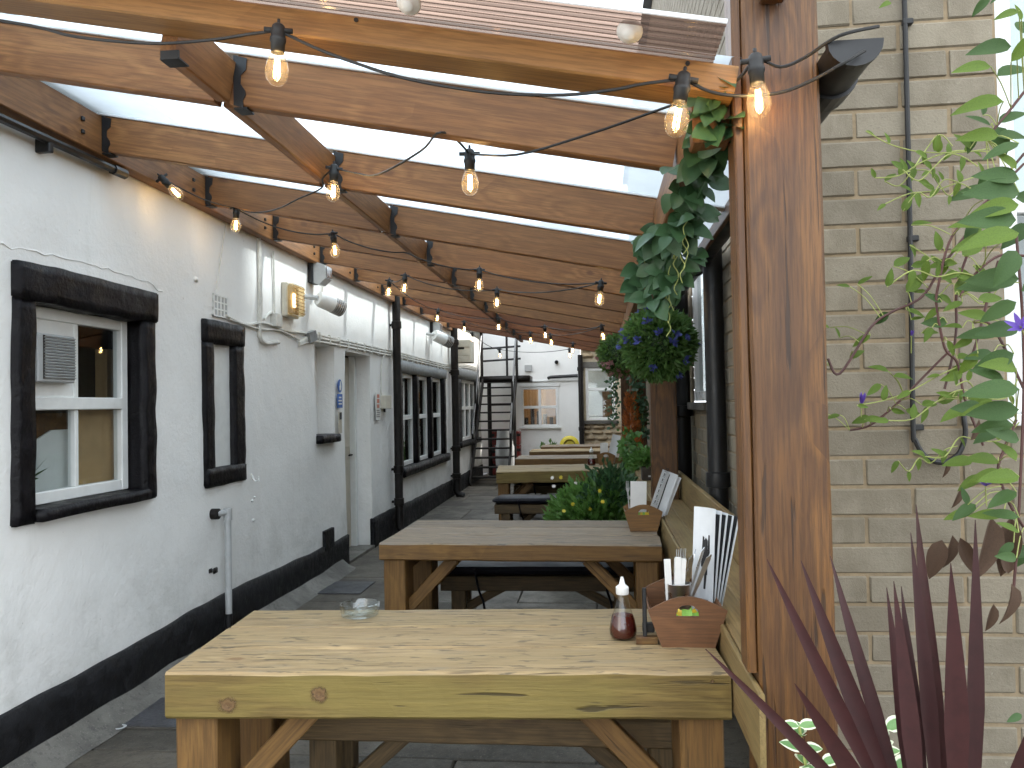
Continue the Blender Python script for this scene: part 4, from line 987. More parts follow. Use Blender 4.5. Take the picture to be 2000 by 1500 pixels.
wp = thing('overflow_pipe', 'black pipe running under the wall plate at top left', 'pipe', (X0+.05, 2.9, 2.68))
tube('pipe', [(X0+.06, 1.2, 2.66), (X0+.06, 3.78, 2.705)], .02, 'pipe', wp); tube('end_collar', [(X0+.06, 3.70, 2.703), (X0+.06, 3.80, 2.706)], .026, 'pipe', wp)
box('clip', (X0, 3.22, 2.64), (X0+.075, 3.25, 2.70), 'pipe', wp)
tp = thing('outlet_pipe', 'grey upright waste pipe with black foot below the blind window', 'pipe', (X0+.06, 4.88, 0))
tube('pipe', [(X0+.07, 4.88, .84), (X0+.07, 4.88, .20)], .021, 'greypl', tp, 12); tube('foot', [(X0+.07, 4.88, .21), (X0+.07, 4.88, .0)], .024, 'pipe', tp, 12)
tube('elbow', [(X0+.07, 4.88, .80), (X0+.07, 4.88, .875)], .027, 'greypl', tp, 12); tube('inlet', [(X0, 4.80, .85), (X0+.05, 4.80, .85)], .034, 'castiron', tp, 12)
tube('spur', [(X0+.035, 4.80, .85), (X0+.07, 4.88, .85)], .02, 'greypl', tp)
def chip(y, z, s, mat='grey_stone'):
    lumpy('plaster_chip', (X0-.004+wav(y, z), y-s, z-s*.7), (X0+.008+wav(y, z), y+s, z+s*.7), mat, pub, .004, .2, .004)
for (y, z, s) in ((4.78, .50, .02), (4.84, .49, .026), (5.4, .86, .014), (5.44, .88, .012), (5.42, .72, .016), (4.62, 2.30, .022)): chip(y, z, s, 'wpaint' if z > .6 else 'castiron')
hk = thing('wall_hook', 'small white painted hook right of the blind window', 'hook', (X0, 5.38, 1.02)); tube('shank', [(X0, 5.38, 1.05), (X0+.03, 5.38, 1.0), (X0+.06, 5.38, 1.0), (X0+.06, 5.38, 1.03)], .007, 'wpaint', hk)
# conduits and cable runs
cb = thing('cable_run', 'bundle of white painted cables clipped along the left wall', 'cable', (X0, 7, 2.1))
def wl_(pts, r=.011, name='cable'):
    tube(name, smooth_path([(X0+.014+wav(y, z), y, z) for y, z in pts], 5), r, 'conduit', cb, 6)
wl_([(5.53, 2.74), (5.53, 2.4), (5.52, 2.12), (5.53, 2.02), (5.62, 1.985), (5.75, 2.0), (5.86, 2.01)], .016, 'conduit')
wl_([(5.535, 2.45), (5.56, 2.3), (5.55, 2.15)], .006); wl_([(5.78, 2.69), (5.79, 2.2)], .008)
wl_([(5.0, 2.12), (5.3, 2.09), (5.6, 2.13), (6.0, 2.11), (6.5, 2.13), (7.0, 2.12), (7.3, 2.13)], .011)
wl_([(5.05, 2.10), (5.5, 2.08), (5.9, 2.10), (6.3, 2.06)], .008); wl_([(5.6, 2.16), (5.72, 2.22), (5.79, 2.16)], .01)
for dz in (0, .03, .055): wl_([(6.3, 2.02+dz*.3), (6.62, 2.075+dz), (7.0, 2.085+dz), (8.0, 2.095+dz), (8.9, 2.10+dz), (9.5, 2.11+dz), (11, 2.105+dz), (12.7, 2.11+dz), (14.5, 2.20+dz), (16, 2.2+dz)], .013)
wl_([(8.95, 2.12), (8.80, 2.0), (8.78, 1.7), (8.8, 1.62)], .009); wl_([(6.9, 2.66), (6.86, 2.52), (6.84, 2.46)], .006)
wl_([(12.0, 2.72), (12.15, 2.6), (12.2, 2.5)], .02); wl_([(5.02, 2.74), (4.86, 2.25)], .0035)
for k in range(22): 
    y = 6.75+.27*k; box('cable_clip', (X0+.005, y-.006, 2.07), (X0+.033, y+.006, 2.165), 'conduit', cb, .003)
box('junction_box', (X0, 5.74, 2.12), (X0+.05, 5.86, 2.22), 'conduit', cb)
MB().prism([(6.45, 2.13), (6.62, 2.17), (6.66, 2.09), (6.5, 2.05)], 'x', X0, X0+.04).obj('stone_corbel', 'grey_stone', cb)
# bulkhead lamp
bl = thing('bulkhead_lamp', 'oblong yellowed bulkhead lamp glowing on the white wall', 'wall lamp', (X0, 6.08, 2.35))
box('base', (X0, 5.95, 2.22), (X0+.05, 6.21, 2.49), 'offwhite', bl, .01)
box('tube', (X0+.052, 6.06, 2.30), (X0+.066, 6.10, 2.41), 'lampglow', bl, .004)
lens = MB().box((X0+.05, 5.965, 2.235), (X0+.105, 6.195, 2.475), .012)
M['lens'] = glass('prismatic_lens', (.95, .84, .62), .22, .3)
lens.obj('diffuser', 'lens', bl)
for k in range(8): box('rib', (X0+.104, 5.975, 2.25+k*.028), (X0+.109, 6.185, 2.258+k*.028), 'lens', bl, 0)
# floodlight
def flood(y, z, label):
    f_ = thing('floodlight', label, 'floodlight', (X0, y, z))
    box('backplate', (X0+.0, y-.09, z-.1), (X0+.05, y+.07, z+.1), 'pipe', f_, .01)
    MB().prism([(X0+.05, z+.09), (X0+.15, z+.05), (X0+.16, z-.06), (X0+.10, z-.11), (X0+.05, z-.1)], 'y', y-.075, y+.075).obj('housing', 'greypl', f_)
    box('lamp_glass', (X0+.161, y-.065, z-.05), (X0+.165, y+.065, z+.04), 'steel', f_, 0)
flood(6.62, 2.665, 'dark floodlight tucked under the roof beside the bulkhead lamp')
flood(11.6, 2.665, 'far floodlight high on the wall over the three light window')
def heater(y, z, label, L=.24, r=.068):
    h_ = thing('patio_heater', label, 'heater', (X0, y, z), 'tubular wall heaters')
    d = Vector((.62, .72, -.32)).normalized(); a = Vector((X0+.12, y, z)); b = a+d*L
    MB().tube([a, a+d*.03, a+d*L*.6], [r*.85, r, r], 18).obj('shell', 'wpaint', h_, True)
    MB().tube([a+d*L*.6, b], [r, r*.98], 18).obj('grille_shell', 'heatglow', h_, True)
    for k in range(5): 
        c = a+d*(L*.62+k*L*.08); MB().tube([c, c+d*.008], r*1.03, 18).obj('grille_ring', 'greypl', h_, True)
    tube('bracket', [(X0, y, z+.02), a], .02, 'greypl', h_)
heater(6.46, 2.42, 'white drum heater on the wall between lamp and doorway')
heater(11.25, 2.52, 'farther white drum heater above the three light window', .32, .085)
# cupboard box beyond second drainpipe
wb = thing('meter_box', 'boxy timber cabinet projecting from wall past the rusty drainpipe', 'box', (-2.2, 13.35, 2.22))
box('body', (X0, 13.2, 2.22), (-2.08, 13.6, 2.60), 'offwhite', wb, .01); box('slot', (-2.33, 13.196, 2.44), (-2.19, 13.199, 2.475), 'dark', wb, 0)
for (z0_, z1_) in ((2.225, 2.33), (2.335, 2.43), (2.48, 2.595)): box('slat', (-2.40, 13.185, z0_), (-2.10, 13.1985, z1_), 'offwhite', wb, .003)
# signs beside the door
s1 = thing('mandatory_sign', 'round blue hand symbol above blue text plate left of the doorway', 'sign', (X0, 7.30, 1.62))
MB().lathe([(0, 0), (.062, 0), (.062, .003), (0, .003)], 24).obj('disc', 'blue', s1).matrix_local = WM[s1.name].inverted()@Matrix.Translation((X0+.018, 7.30, 1.705))@Matrix.Rotation(R(90), 4, 'Y')
MB().prism([(7.285, 1.665), (7.32, 1.665), (7.335, 1.70), (7.32, 1.75), (7.30, 1.75), (7.292, 1.71), (7.275, 1.70)], 'x', X0+.022, X0+.0235).obj('hand_symbol', 'signw', s1)
box('plate', (X0+.016, 7.23, 1.50), (X0+.02, 7.37, 1.63), 'blue', s1, 0)
for k, (a, b) in enumerate(((7.265, 7.335), (7.25, 7.35), (7.25, 7.345))): box('text_line', (X0+.0205, a, 1.59-k*.03), (X0+.0215, b, 1.604-k*.03), 'signw', s1, 0)
s2 = thing('door_plate', 'narrow buff plate with grey patch under the blue sign', 'sign', (X0, 7.30, 1.33)); box('plate', (X0+.016, 7.25, 1.26), (X0+.02, 7.345, 1.46), 'cream', s2, 0); box('patch', (X0+.0205, 7.275, 1.39), (X0+.022, 7.34, 1.455), 'ink', s2, 0)
s3 = thing('fire_notice', 'cream notice with red lettering right of the doorway', 'sign', (X0, 8.6, 1.5)); box('plate', (X0+.016, 8.52, 1.36), (X0+.02, 8.70, 1.66), 'signw', s3, 0)
M['palered'] = plain('faded_red_ink', (.55, .20, .14), .5, var=.1)
for (a, b) in ((1.60, 1.64), (1.545, 1.59), (1.49, 1.53)): box('red_text', (X0+.0205, 8.56, a), (X0+.0215, 8.66, b), 'palered', s3, 0)
for k in range(4): box('text_line', (X0+.0205, 8.54, 1.39+k*.022), (X0+.0215, 8.68-.02*(k % 2), 1.398+k*.022), 'ink', s3, 0)
s4 = thing('switch_box', 'beige junction box next to the red lettered notice', 'box', (X0, 8.86, 1.55)); box('body', (X0+.0, 8.76, 1.48), (X0+.07, 9.0, 1.63), 'offwhite', s4, .006); tube('gland', [(X0+.035, 8.82, 1.48), (X0+.035, 8.82, 1.44)], .012, 'pipe', s4)
# cable on the brick wall
bc = thing('wall_cable', 'black cable running down the brick wall into a loop', 'cable', (1.03, by, 1.3))
tube('cable', smooth_path([(1.045, by-.014, 3.6), (1.04, by-.014, 2.6), (1.035, by-.014, 2.0), (1.025, by-.016, 1.42), (1.03, by-.016, 1.36), (1.06, by-.018, 1.305), (1.11, by-.018, 1.285), (1.16, by-.018, 1.31), (1.185, by-.016, 1.37), (1.185, by-.012, 1.43), (1.20, by+.02, 1.45)], 6), .0085, 'rubber', bc)
for z in (2.74, 2.02, 1.40): box('cable_clip', (1.022+.008*(z-1.4), by-.022, z-.01), (1.058+.006*(z-1.4), by-.001, z+.01), 'rubber', bc, .003)
# drain cover and small litter on the paving
mc = thing('drain_cover', 'square iron drain cover in the paving below the extractor window', 'drain cover', (-2.16, 3.85, 0)); box('plate', (-2.40, 3.62, .003), (-1.98, 3.98, .012), 'grid', mc, .003); box('frame', (-2.415, 3.605, .0), (-1.965, 3.995, .006), 'joint', mc, 0)
MB().lathe([(.025, 0), (.032, .003), (.025, .006), (.018, .003), (.025, 0)], 16, (-2.28, 3.60, .008)).obj('lifting_ring', 'greypl', mc, True)
dp2 = thing('dark_paving_patch', 'dark square inspection slab in the paving beyond the nearest table', 'slab', (-2.1, 6.5, 0)); box('plate', (-2.34, 6.28, .003), (-1.92, 6.72, .008), 'grid', dp2, .002)

# ================================================================== metal steps at the far end
M['steelgrey'] = plain('worn_grey_steel', (.16, .165, .17), .4, metal=.6, var=.3)
st = thing('metal_steps', 'black metal outdoor steps with tall handrails at the far end', 'steps', (-2.0, 15.2, 0))
SX0, SX1 = -2.36, -1.66
for k in range(11):
    z = .17*(k+1); y = 14.7+.165*k; box('tread', (SX0+.02, y, z-.03), (SX1-.02, y+.20, z), 'castiron', st, .003)
for x in (SX0, SX1): beam('stringer', (x, 14.62, .02), (x, 16.55, 2.02), .03, .16, 'castiron', st, rough=0)
for x in (SX0-.01, SX1+.02):
    tube('handrail', [(x-.01, 15.1, .95), (x+.0, 16.5, 2.98)], .02, 'steelgrey', st); tube('rail_post', [(x, 16.5, 2.0), (x, 16.5, 3.3)], .03, 'castiron', st); tube('rail_post', [(x, 15.5, 1.0), (x, 15.5, 1.95)], .02, 'castiron', st); tube('rail_post', [(x-.01, 15.12, .5), (x-.01, 15.12, .98)], .02, 'castiron', st)
lumpy('landing', (SX0-.06, 16.5, 1.97), (SX1+.28, 17.3, 2.10), 'castiron', st, .004, .3)
for z in (2.45, 2.72): tube('guard_rail', [(SX0-.12, 17.2, z), (SX1+.04, 17.2, z+.04)], .022, 'pipe', st)
for x in (-1.92,): tube('guard_post', [(x, 17.2, 2.1), (x, 17.2, 3.1)], .025, 'pipe', st)
for x in (SX0+.08, SX1-.1): tube('leg', [(x, 16.9, 0), (x, 16.9, 2.0)], .045, 'castiron', st)
for z in (.5, .95, 1.5): tube('cross_bar', [(SX0+.08, 16.88, z), (SX1-.1, 16.88, z)], .02, 'castiron', st)
rc = thing('red_crate', 'red plastic crates stacked behind the metal steps', 'crate', (-2.0, 16.6, 0))
for (a, b) in ((.0, .30), (.32, .62), (.64, .92)):
    box('crate_wall', (-2.30, 17.0, a), (-1.66, 17.4, b), 'red', rc, .01)
    for k in range(5): box('crate_slot', (-2.28+k*.14, 16.992, a+.18), (-2.20+k*.14, 16.998, a+.24), 'dark', rc, 0)
gb = thing('grey_barrel', 'dull grey keg standing under the metal steps', 'barrel', (-1.95, 16.7, 0)); MB().lathe([(0, .0), (.16, 0), (.19, .04), (.2, .3), (.2, .62), (.18, .66), (.16, .98), (0, .98)], 20, (-1.95, 16.75, 0)).obj('keg_body', 'greypl', gb, True); MB().lathe([(.2, 0), (.21, .015), (.2, .03)], 20, (-1.95, 16.75, .4)).obj('hoop', 'castiron', gb, True)
yt = thing('yellow_tub', 'round yellow lid leaning behind the farthest table', 'tub', (-.58, 16.6, 0))
MB().lathe([(0, .0), (.10, .0), (.125, .03), (.15, .03), (.19, .02), (.205, 0), (.205, -.03), (0, -.03)], 28).obj('lid', 'yellow', yt, True).matrix_local = WM[yt.name].inverted()@Matrix.Translation((-.58, 16.55, .63))@Matrix.Rotation(R(82), 4, 'X')
MB().lathe([(.11, .0), (.118, .012), (.126, 0)], 28).obj('lid_ring', 'pipe', yt, True).matrix_local = WM[yt.name].inverted()@Matrix.Translation((-.58, 16.55-.03, .634))@Matrix.Rotation(R(82), 4, 'X')
beam('support', (-.58, 16.65, 0), (-.58, 16.6, .6), .06, .06, 'castiron', yt, up=(0, 1, 0))

# ================================================================== things on the tables
TZ = .70
ashy = thing('ashtray', 'round clear glass ashtray on the nearest table', 'ashtray', (-.92, 3.0, TZ))
pr = [(.0, .004), (.062, .004), (.070, .008), (.075, .046), (.076, .050), (.068, .051), (.060, .018), (.0, .012)]
v = []; f = []; n = 48
for r_, z_ in pr:
    for k in range(n):
        notch = (k % 16) in (0, 1) and z_ > .03
        v.append((-.92+r_*math.cos(6.2832*k/n), 3.0+r_*math.sin(6.2832*k/n), TZ+(z_-.014 if notch else z_)))
for i in range(len(pr)-1):
    for k in range(n): f.append((i*n+k, i*n+(k+1) % n, (i+1)*n+(k+1) % n, (i+1)*n+k))
mg, ntg, bg_, outg = new_mat('ashtray_glass'); bg_.inputs['Base Color'].default_value = (.95, .98, .98, 1); bg_.inputs['Roughness'].default_value = .03; bg_.inputs['Transmission Weight'].default_value = 1; bg_.inputs['IOR'].default_value = 1.45
M['ashglass'] = mg
MB().add(v, f).obj('dish', 'clear', ashy, True)
def bottle(x, y, label, s=1.):
    b_ = thing('vinegar_bottle', label, 'bottle', (x, y, TZ))
    def pf(l, dz=0): return [(r*s, z*s) for r, z in l]
    MB().lathe(pf([(0, .003), (.040, .003), (.046, .012), (.047, .03), (.040, .065), (.027, .10), (.020, .13), (.018, .15), (.018, .158)]), 24, (x, y, TZ)).obj('glass', 'clear', b_, True)
    MB().lathe(pf([(0, .006), (.039, .006), (.0445, .014), (.0455, .03), (.0385, .065), (.034, .078), (0, .078)]), 24, (x, y, TZ)).obj('vinegar', 'vinegar', b_, True)
    MB().lathe(pf([(.021, .148), (.022, .150), (.022, .172), (.017, .176), (.010, .182), (.007, .196), (.0045, .206), (0, .207)]), 20, (x, y, TZ)).obj('cap', 'upvc', b_, True)
bottle(.072, 2.76, 'brown vinegar bottle with white nozzle beside the nearest caddy')
bottle(-.085, 10.3, 'dark sauce bottle on the third table beside its caddy', 1.15)
ts = thing('peg_stand', 'small black upright stand on a wooden foot beside the nearest caddy', 'stand', (.148, 2.70, TZ))
beam('foot', (.112, 2.70, TZ+.012), (.182, 2.70, TZ+.012), .035, .024, 'leg', ts, ch=.003, rough=0); beam('upright', (.142, 2.70, TZ+.025), (.143, 2.71, TZ+.18), .014, .018, 'pipe', ts, up=(0, 1, 0), ch=.003, rough=0); box('clamp', (.135, 2.715, TZ+.03), (.175, 2.745, TZ+.06), 'pipe', ts)
def caddy(x, y, label, mat, wb_=.17, wt=.255, L=.30, H=.12, Hm=.165, z=TZ, hole=True):
    c = thing('table_caddy', label, 'caddy', (x, y, z), 'wooden cutlery caddies')
    def end(yc):
        n = 10; top = [(-wt/2+wt*i/n, H+(Hm-H)*math.sin(math.pi*i/n)) for i in range(n+1)]
        hz, hw, hh = H*.84, wt*.145, .034
        outer = [(-wb_/2, 0)]+[(a, b) for a, b in top]+[(wb_/2, 0)]
        hl = [(-hw, hz), (hw, hz), (hw*.92, hz+hh*.6), (hw*.5, hz+hh), (0, hz+hh*1.08), (-hw*.5, hz+hh), (-hw*.92, hz+hh*.6)]
        bm = bmesh.new(); t_ = .008
        def ring(pts): 
            vs_ = [bm.verts.new((x+a, yc-t_/2, z+b)) for a, b in pts]; return vs_, [bm.edges.new((vs_[i], vs_[(i+1) % len(vs_)])) for i in range(len(vs_))]
        _, e1 = ring(outer); _, e2 = ring(hl)
        bmesh.ops.triangle_fill(bm, edges=e1+e2, use_beauty=True)
        r_ = bmesh.ops.extrude_face_region(bm, geom=bm.faces[:]); 
        for q in r_['geom']:
            if isinstance(q, bmesh.types.BMVert): q.co.y += t_
        bmesh.ops.recalc_face_normals(bm, faces=bm.faces[:])
        me = bpy.data.meshes.new('end_panel'); bm.to_mesh(me); bm.free(); me.materials.append(M[mat]); put('end_panel', me, c)
    end(y); end(y+L)
    for s in (-1, 1):
        a, b = Vector((x+s*wb_/2, 0, z+.002)), Vector((x+s*(wt/2-.004), 0, z+H*.93)); dd = Vector((.006*s, 0, 0))
        p = [a, b, b-dd, a-dd]; vs_ = [(q.x, y+.0045, q.z) for q in p]+[(q.x, y+L-.0045, q.z) for q in p]
        MB().add(vs_, [(0, 1, 2, 3), (7, 6, 5, 4), (0, 4, 5, 1), (1, 5, 6, 2), (2, 6, 7, 3), (3, 7, 4, 0)]).obj('side_panel', mat, c)
    box('floor_panel', (x-wb_/2+.007, y+.0045, z), (x+wb_/2-.007, y+L-.0045, z+.007), mat, c, 0)
    return c
caddy(.278, 2.66, 'reddish brown caddy with menus and cutlery on the nearest table', 'caddy')
caddy(.272, 5.02, 'honey coloured caddy with napkins on the greyed second table', 'caddy2', .165, .235, .26)
caddy(.10, 10.35, 'small tan caddy on the third table', 'caddy2', .17, .24, .26)
def tin(x, y, label, z=TZ+.01, r=.042, h=.13):
    t_ = thing('cutlery_tin', label, 'tin', (x, y, z)); MB().lathe([(0, .0), (r, 0), (r, h), (r*1.04, h+.003), (r*.96, h+.004), (r*.96, .01), (0, .008)], 24, (x, y, z)).obj('can', 'steel', t_, True)
    MB().lathe([(r*1.0, .03), (r*1.02, .033), (r*1.0, .036), (r, .05), (r*1.02, .053), (r, .056)], 24, (x, y, z)).obj('ridge', 'steel', t_, True)
tin(.262, 2.80, 'metal tin holding cutlery in the nearest caddy', TZ+.01, .045, .165)
def cutlery(kind, x, y, dx, dy, z0, L, label, rot=0.):
    c = thing(kind, label, 'cutlery', (x, y, z0), 'knives and forks standing in the tin')
    d = Vector((dx, dy, 1)).normalized(); a = Vector((x, y, z0)); side = Vector((math.cos(rot), math.sin(rot), 0)); side = (side-d*side.dot(d)).normalized(); nn = d.cross(side)
    def strip(pts, th=.0022):
        mb = MB(); vs_ = []
        for t, w0, w1 in pts:
            p = a+d*L*t; vs_ += [p+side*w0+nn*th/2, p+side*w1+nn*th/2, p+side*w1-nn*th/2, p+side*w0-nn*th/2]
        n = len(pts); fs = [(0, 1, 2, 3), ((n-1)*4+3, (n-1)*4+2, (n-1)*4+1, (n-1)*4)]
        for i in range(n-1):
            for k in range(4): fs.append((i*4+k, i*4+(k+1) % 4, (i+1)*4+(k+1) % 4, (i+1)*4+k))
        return mb.add(vs_, fs)
    if kind == 'table_knife': strip([(0, -.006, .006), (.45, -.005, .005), (.5, -.007, .007), (.8, -.009, .009), (.93, -.008, .009), (1, .003, .006)]).obj('blade', 'steel', c)
    else:
        strip([(0, -.006, .006), (.5, -.003, .003), (.70, -.004, .004), (.76, -.011, .011), (.82, -.012, .012)]).obj('handle', 'steel', c)
        for k in range(4): strip([(.81, -.012+k*.0065, -.0085+k*.0065), (1, -.0115+k*.0065, -.0095+k*.0065)]).obj('tine', 'steel', c)
for i, (kd, x, y, dx, dy, L, ro) in enumerate((('table_knife', .268, 2.79, .20, .0, .22, .4), ('table_knife', .276, 2.80, .34, .1, .25, .9), ('table_fork', .262, 2.82, .06, .1, .225, .2), ('table_knife', .272, 2.81, .26, .14, .235, 1.4), ('table_fork', .258, 2.80, .12, .05, .235, .5), ('table_knife', .280, 2.80, .44, .02, .235, .3))):
    cutlery(kd, x, y, dx, dy, TZ+.06, L, ('upright steel knife nearest the napkins in the tin', 'steel knife leaning well right against the front menu', 'steel fork rising straight behind the napkin rolls', 'steel knife in the middle of the tin, edge on', 'steel fork leaning slightly right among the knives in the tin', 'steel knife leaning farthest right in the tin')[i], ro)
cutlery('table_fork', .192, 5.14, -.05, .05, TZ+.06, .24, 'steel fork in the honey coloured caddy', .2)
def napkin(x, y, w, t_, z0, z1, lean, label, ry=0.):
    nn = thing('paper_napkin', label, 'napkin', (x, y, z0), 'rolled paper napkins')
    W_ = Matrix.Translation((x, y, z0))@Matrix.Rotation(ry, 4, 'Z')@Matrix.Rotation(lean, 4, 'Y')
    for k in range(3):
        vs_ = []; h = z1-z0-.006*k
        for j in range(5):
            zz = h*j/4; q = .002*mn.noise(Vector((zz*20, k, x*9)))
            vs_ += [(-w/2+.002*k, -t_/2+k*t_/3+q, zz), (w/2-.001*k, -t_/2+k*t_/3+q, zz), (w/2-.001*k, -t_/2+(k+.9)*t_/3+q, zz), (-w/2+.002*k, -t_/2+(k+.9)*t_/3+q, zz)]
        fs = [(0, 1, 2, 3), (19, 18, 17, 16)]+[(j*4+i, j*4+(i+1) % 4, (j+1)*4+(i+1) % 4, (j+1)*4+i) for j in range(4) for i in range(4)]
        put('fold', mkmesh('fold', vs_, fs, 'napkin'), nn, W_)
napkin(.233, 2.79, .022, .03, TZ+.05, TZ+.262, -.03, 'leftmost thin white napkin roll in the cutlery tin'); napkin(.252, 2.785, .02, .03, TZ+.05, TZ+.27, .04, 'middle thin white napkin roll in the cutlery tin', .2); napkin(.266, 2.79, .016, .026, TZ+.05, TZ+.265, .08, 'thin white napkin roll beside the knives in the tin')
napkin(.242, 5.12, .10, .05, TZ+.03, TZ+.30, .03, 'wide folded white napkins in the honey coloured caddy')
def menu(x, y, z0, W_, w, h, label, curve=.02, marks=None, grp='menus in the nearest caddy'):
    m_ = thing('menu_card', label, 'menu', (x, y, z0), grp)
    n = 8; vs_ = []; fs = []
    for i in range(n+1):
        u = -w/2+w*i/n; q = curve*(1-(2*i/n-1)**2)
        vs_ += [(u, q, 0), (u, q, h), (u, q+.0016, h), (u, q+.0016, 0)]
    for i in range(n):
        for k in range(4): fs.append((i*4+k, (i+1)*4+k, (i+1)*4+(k+1) % 4, i*4+(k+1) % 4))
    fs += [(0, 1, 2, 3), (n*4+3, n*4+2, n*4+1, n*4)]
    WW = Matrix.Translation((x, y, z0))@W_
    put('card', mkmesh('card', vs_, fs, 'paper'), m_, WW)
    for (mt, pl) in (marks or []):
        vs_ = []
        for u, zz in pl: vs_.append((u, curve*(1-(2*u/w)**2)-.0012, zz))
        put('print', mkmesh('print', vs_, [tuple(range(len(vs_)))], mt), m_, WW)
# brush lettering running up the front menu, and the faint capitals below
brush = [('ink', [(-.004, .17), (.012, .17), (.010, .29), (.002, .30), (-.010, .28)]), ('ink', [(-.014, .20), (-.006, .19), (-.004, .30), (-.010, .305)]), ('ink', [(.010, .22), (.020, .25), (.018, .31), (.012, .31)]),
         ('ink', [(-.002, .12), (.006, .12), (.010, .18), (0., .18)]),
         ('lightink', [(-.030, .075), (-.008, .075), (-.008, .08), (-.030, .08)]), ('lightink', [(-.030, .055), (-.026, .055), (-.026, .075), (-.030, .075)]), ('lightink', [(.0, .05), (.004, .05), (.004, .085), (.0, .085)]), ('lightink', [(.004, .08), (.02, .08), (.02, .085), (.004, .085)]), ('lightink', [(.004, .065), (.016, .065), (.016, .069), (.004, .069)]), ('lightink', [(.004, .05), (.02, .05), (.02, .055), (.004, .055)]), ('lightink', [(-.030, .02), (-.026, .02), (-.010, .045), (-.014, .045)]), ('lightink', [(-.030, .045), (-.010, .045), (-.010, .049), (-.030, .049)])]
for k in range(5):
    W_ = Matrix.Rotation(R(3.2+2.3*k), 4, 'Y')@Matrix.Rotation(R(-38), 4, 'Z')
    menu(.346+.007*k, 2.87+.009*k, TZ+.02, W_, .085, .405-.006*k, ['front white folded menu with black brush lettering in the nearest caddy', 'second white menu fanned behind the brush lettered one', 'middle white menu of the fan in the nearest caddy', 'fourth white menu of the fan in the nearest caddy', 'rearmost white menu of the fan, nearest the post'][k], .012, brush if k == 0 else [('ink', [(.012, .01), (.034, .01), (.034, .385), (.012, .385)])])
W_ = Matrix.Rotation(R(22), 4, 'Y')@Matrix.Rotation(R(14), 4, 'Z')@Matrix.Rotation(R(-6), 4, 'X')
bars = []
for k in range(7):
    z_ = .12+k*.036
    bars.append(('lightink', [(-.040, z_), (-.012, z_), (-.012, z_+.004), (-.040, z_+.004)])); bars.append(('ink', [(-.036, z_+.008), (-.030, z_+.008), (-.030, z_+.026), (-.036, z_+.026)])); bars.append(('ink', [(-.026, z_+.008), (-.014, z_+.008), (-.016, z_+.014), (-.026, z_+.014)])); bars.append(('ink', [(-.026, z_+.019), (-.014, z_+.019), (-.014, z_+.026), (-.026, z_+.026)]))
bars.append(('ink', [(-.004, .02), (.004, .02), (.004, .33), (-.004, .33)]))
menu(.335, 5.12, TZ+.03, W_, .11, .345, 'white menu with rows of black lettering leaning from the honey caddy', .008, bars, 'menus in the second caddy')
menu(.352, 5.135, TZ+.03, Matrix.Rotation(R(25), 4, 'Y')@Matrix.Rotation(R(22), 4, 'Z')@Matrix.Rotation(R(-6), 4, 'X'), .11, .33, 'plain white menu behind the lettered one in the honey caddy', .008, None, 'menus in the second caddy')
menu(.16, 10.45, TZ+.03, Matrix.Rotation(R(14), 4, 'Y'), .11, .36, 'white menu standing in the third table caddy', .008, None, 'menu in the third caddy')
napkin(.08, 10.45, .1, .05, TZ+.03, TZ+.28, 0., 'white napkins standing in the third table caddy')
rs = random.Random(4)
for k in range(7):
    mt = 'green' if k % 3 == 0 else 'ysachet'; x, y, z = .245+.011*k, 2.675+.014*(k % 3), TZ+.085+.006*(k % 4)
    vs_ = []
    for i in range(4):
        for j in range(3): vs_.append((x-.016+.011*i, y-.008+.009*j+rs.uniform(-.003, .003), z-.012+.013*j+rs.uniform(-.006, .006)+.004*i*rs.uniform(-1, 1)))
    so = put('sauce_sachet', mkmesh('sauce_sachet', vs_, [(i*3+j, (i+1)*3+j, (i+1)*3+j+1, i*3+j+1) for i in range(3) for j in range(2)], mt, True)); tag(so, '%s foil sauce sachet seen through the nearest caddy handle hole' % ('green' if mt == 'green' else 'yellow'), 'sachet', 'green sachets in the nearest caddy' if mt == 'green' else 'yellow sachets in the nearest caddy')
for k in range(4):
    mt = 'green' if k % 2 == 0 else 'ysachet'; x, y, z = .25+.015*k, 5.035, TZ+.10
    so = put('sauce_sachet', mkmesh('sauce_sachet', [(x-.014, y, z-.01), (x+.012, y+.004, z-.014), (x+.014, y+.01, z+.012), (x-.012, y+.008, z+.016)], [(0, 1, 2, 3)], mt)); tag(so, '%s sauce sachet in the honey coloured caddy' % ('green' if mt == 'green' else 'yellow'), 'sachet', '%s sachets in the honey caddy' % ('green' if mt == 'green' else 'yellow'))

# ================================================================== festoon lights
fes = thing('festoon_lights', 'string of lit filament bulbs zigzagging under the canopy', 'string lights', (-.8, 2.02, 2.4))
hold_b = MB().lathe([(0, .0), (.010, 0), (.014, -.004), (.0165, -.016), (.0165, -.03), (.0185, -.032), (.0185, -.040), (.0165, -.043), (.0155, -.066), (0, -.066)], 16)
hold_b.tube([(-.032, 0, -.014), (.032, 0, -.014)], .0065, 8); hold_b.tube([(0, 0, 0), (0, 0, .012)], .004, 6)
hold_me = mkmesh('bulb_holder', hold_b.v, hold_b.f, 'rubber', True)
gl_b = MB().lathe([(.0145, -.062), (.0165, -.072), (.0225, -.088), (.0265, -.104), (.0265, -.117), (.022, -.131), (.013, -.140), (.004, -.143), (0, -.1435)], 20)
gl_me = mkmesh('bulb', gl_b.v, gl_b.f, 'bulbglass', True)
fi_b = MB()
for dx in (-.0045, .0045): fi_b.tube([(dx*.7, 0, -.080), (dx, .0, -.10), (dx, 0, -.124)], .0022, 6)
fi_me = mkmesh('filament', fi_b.v, fi_b.f, 'filament')
BUL = []
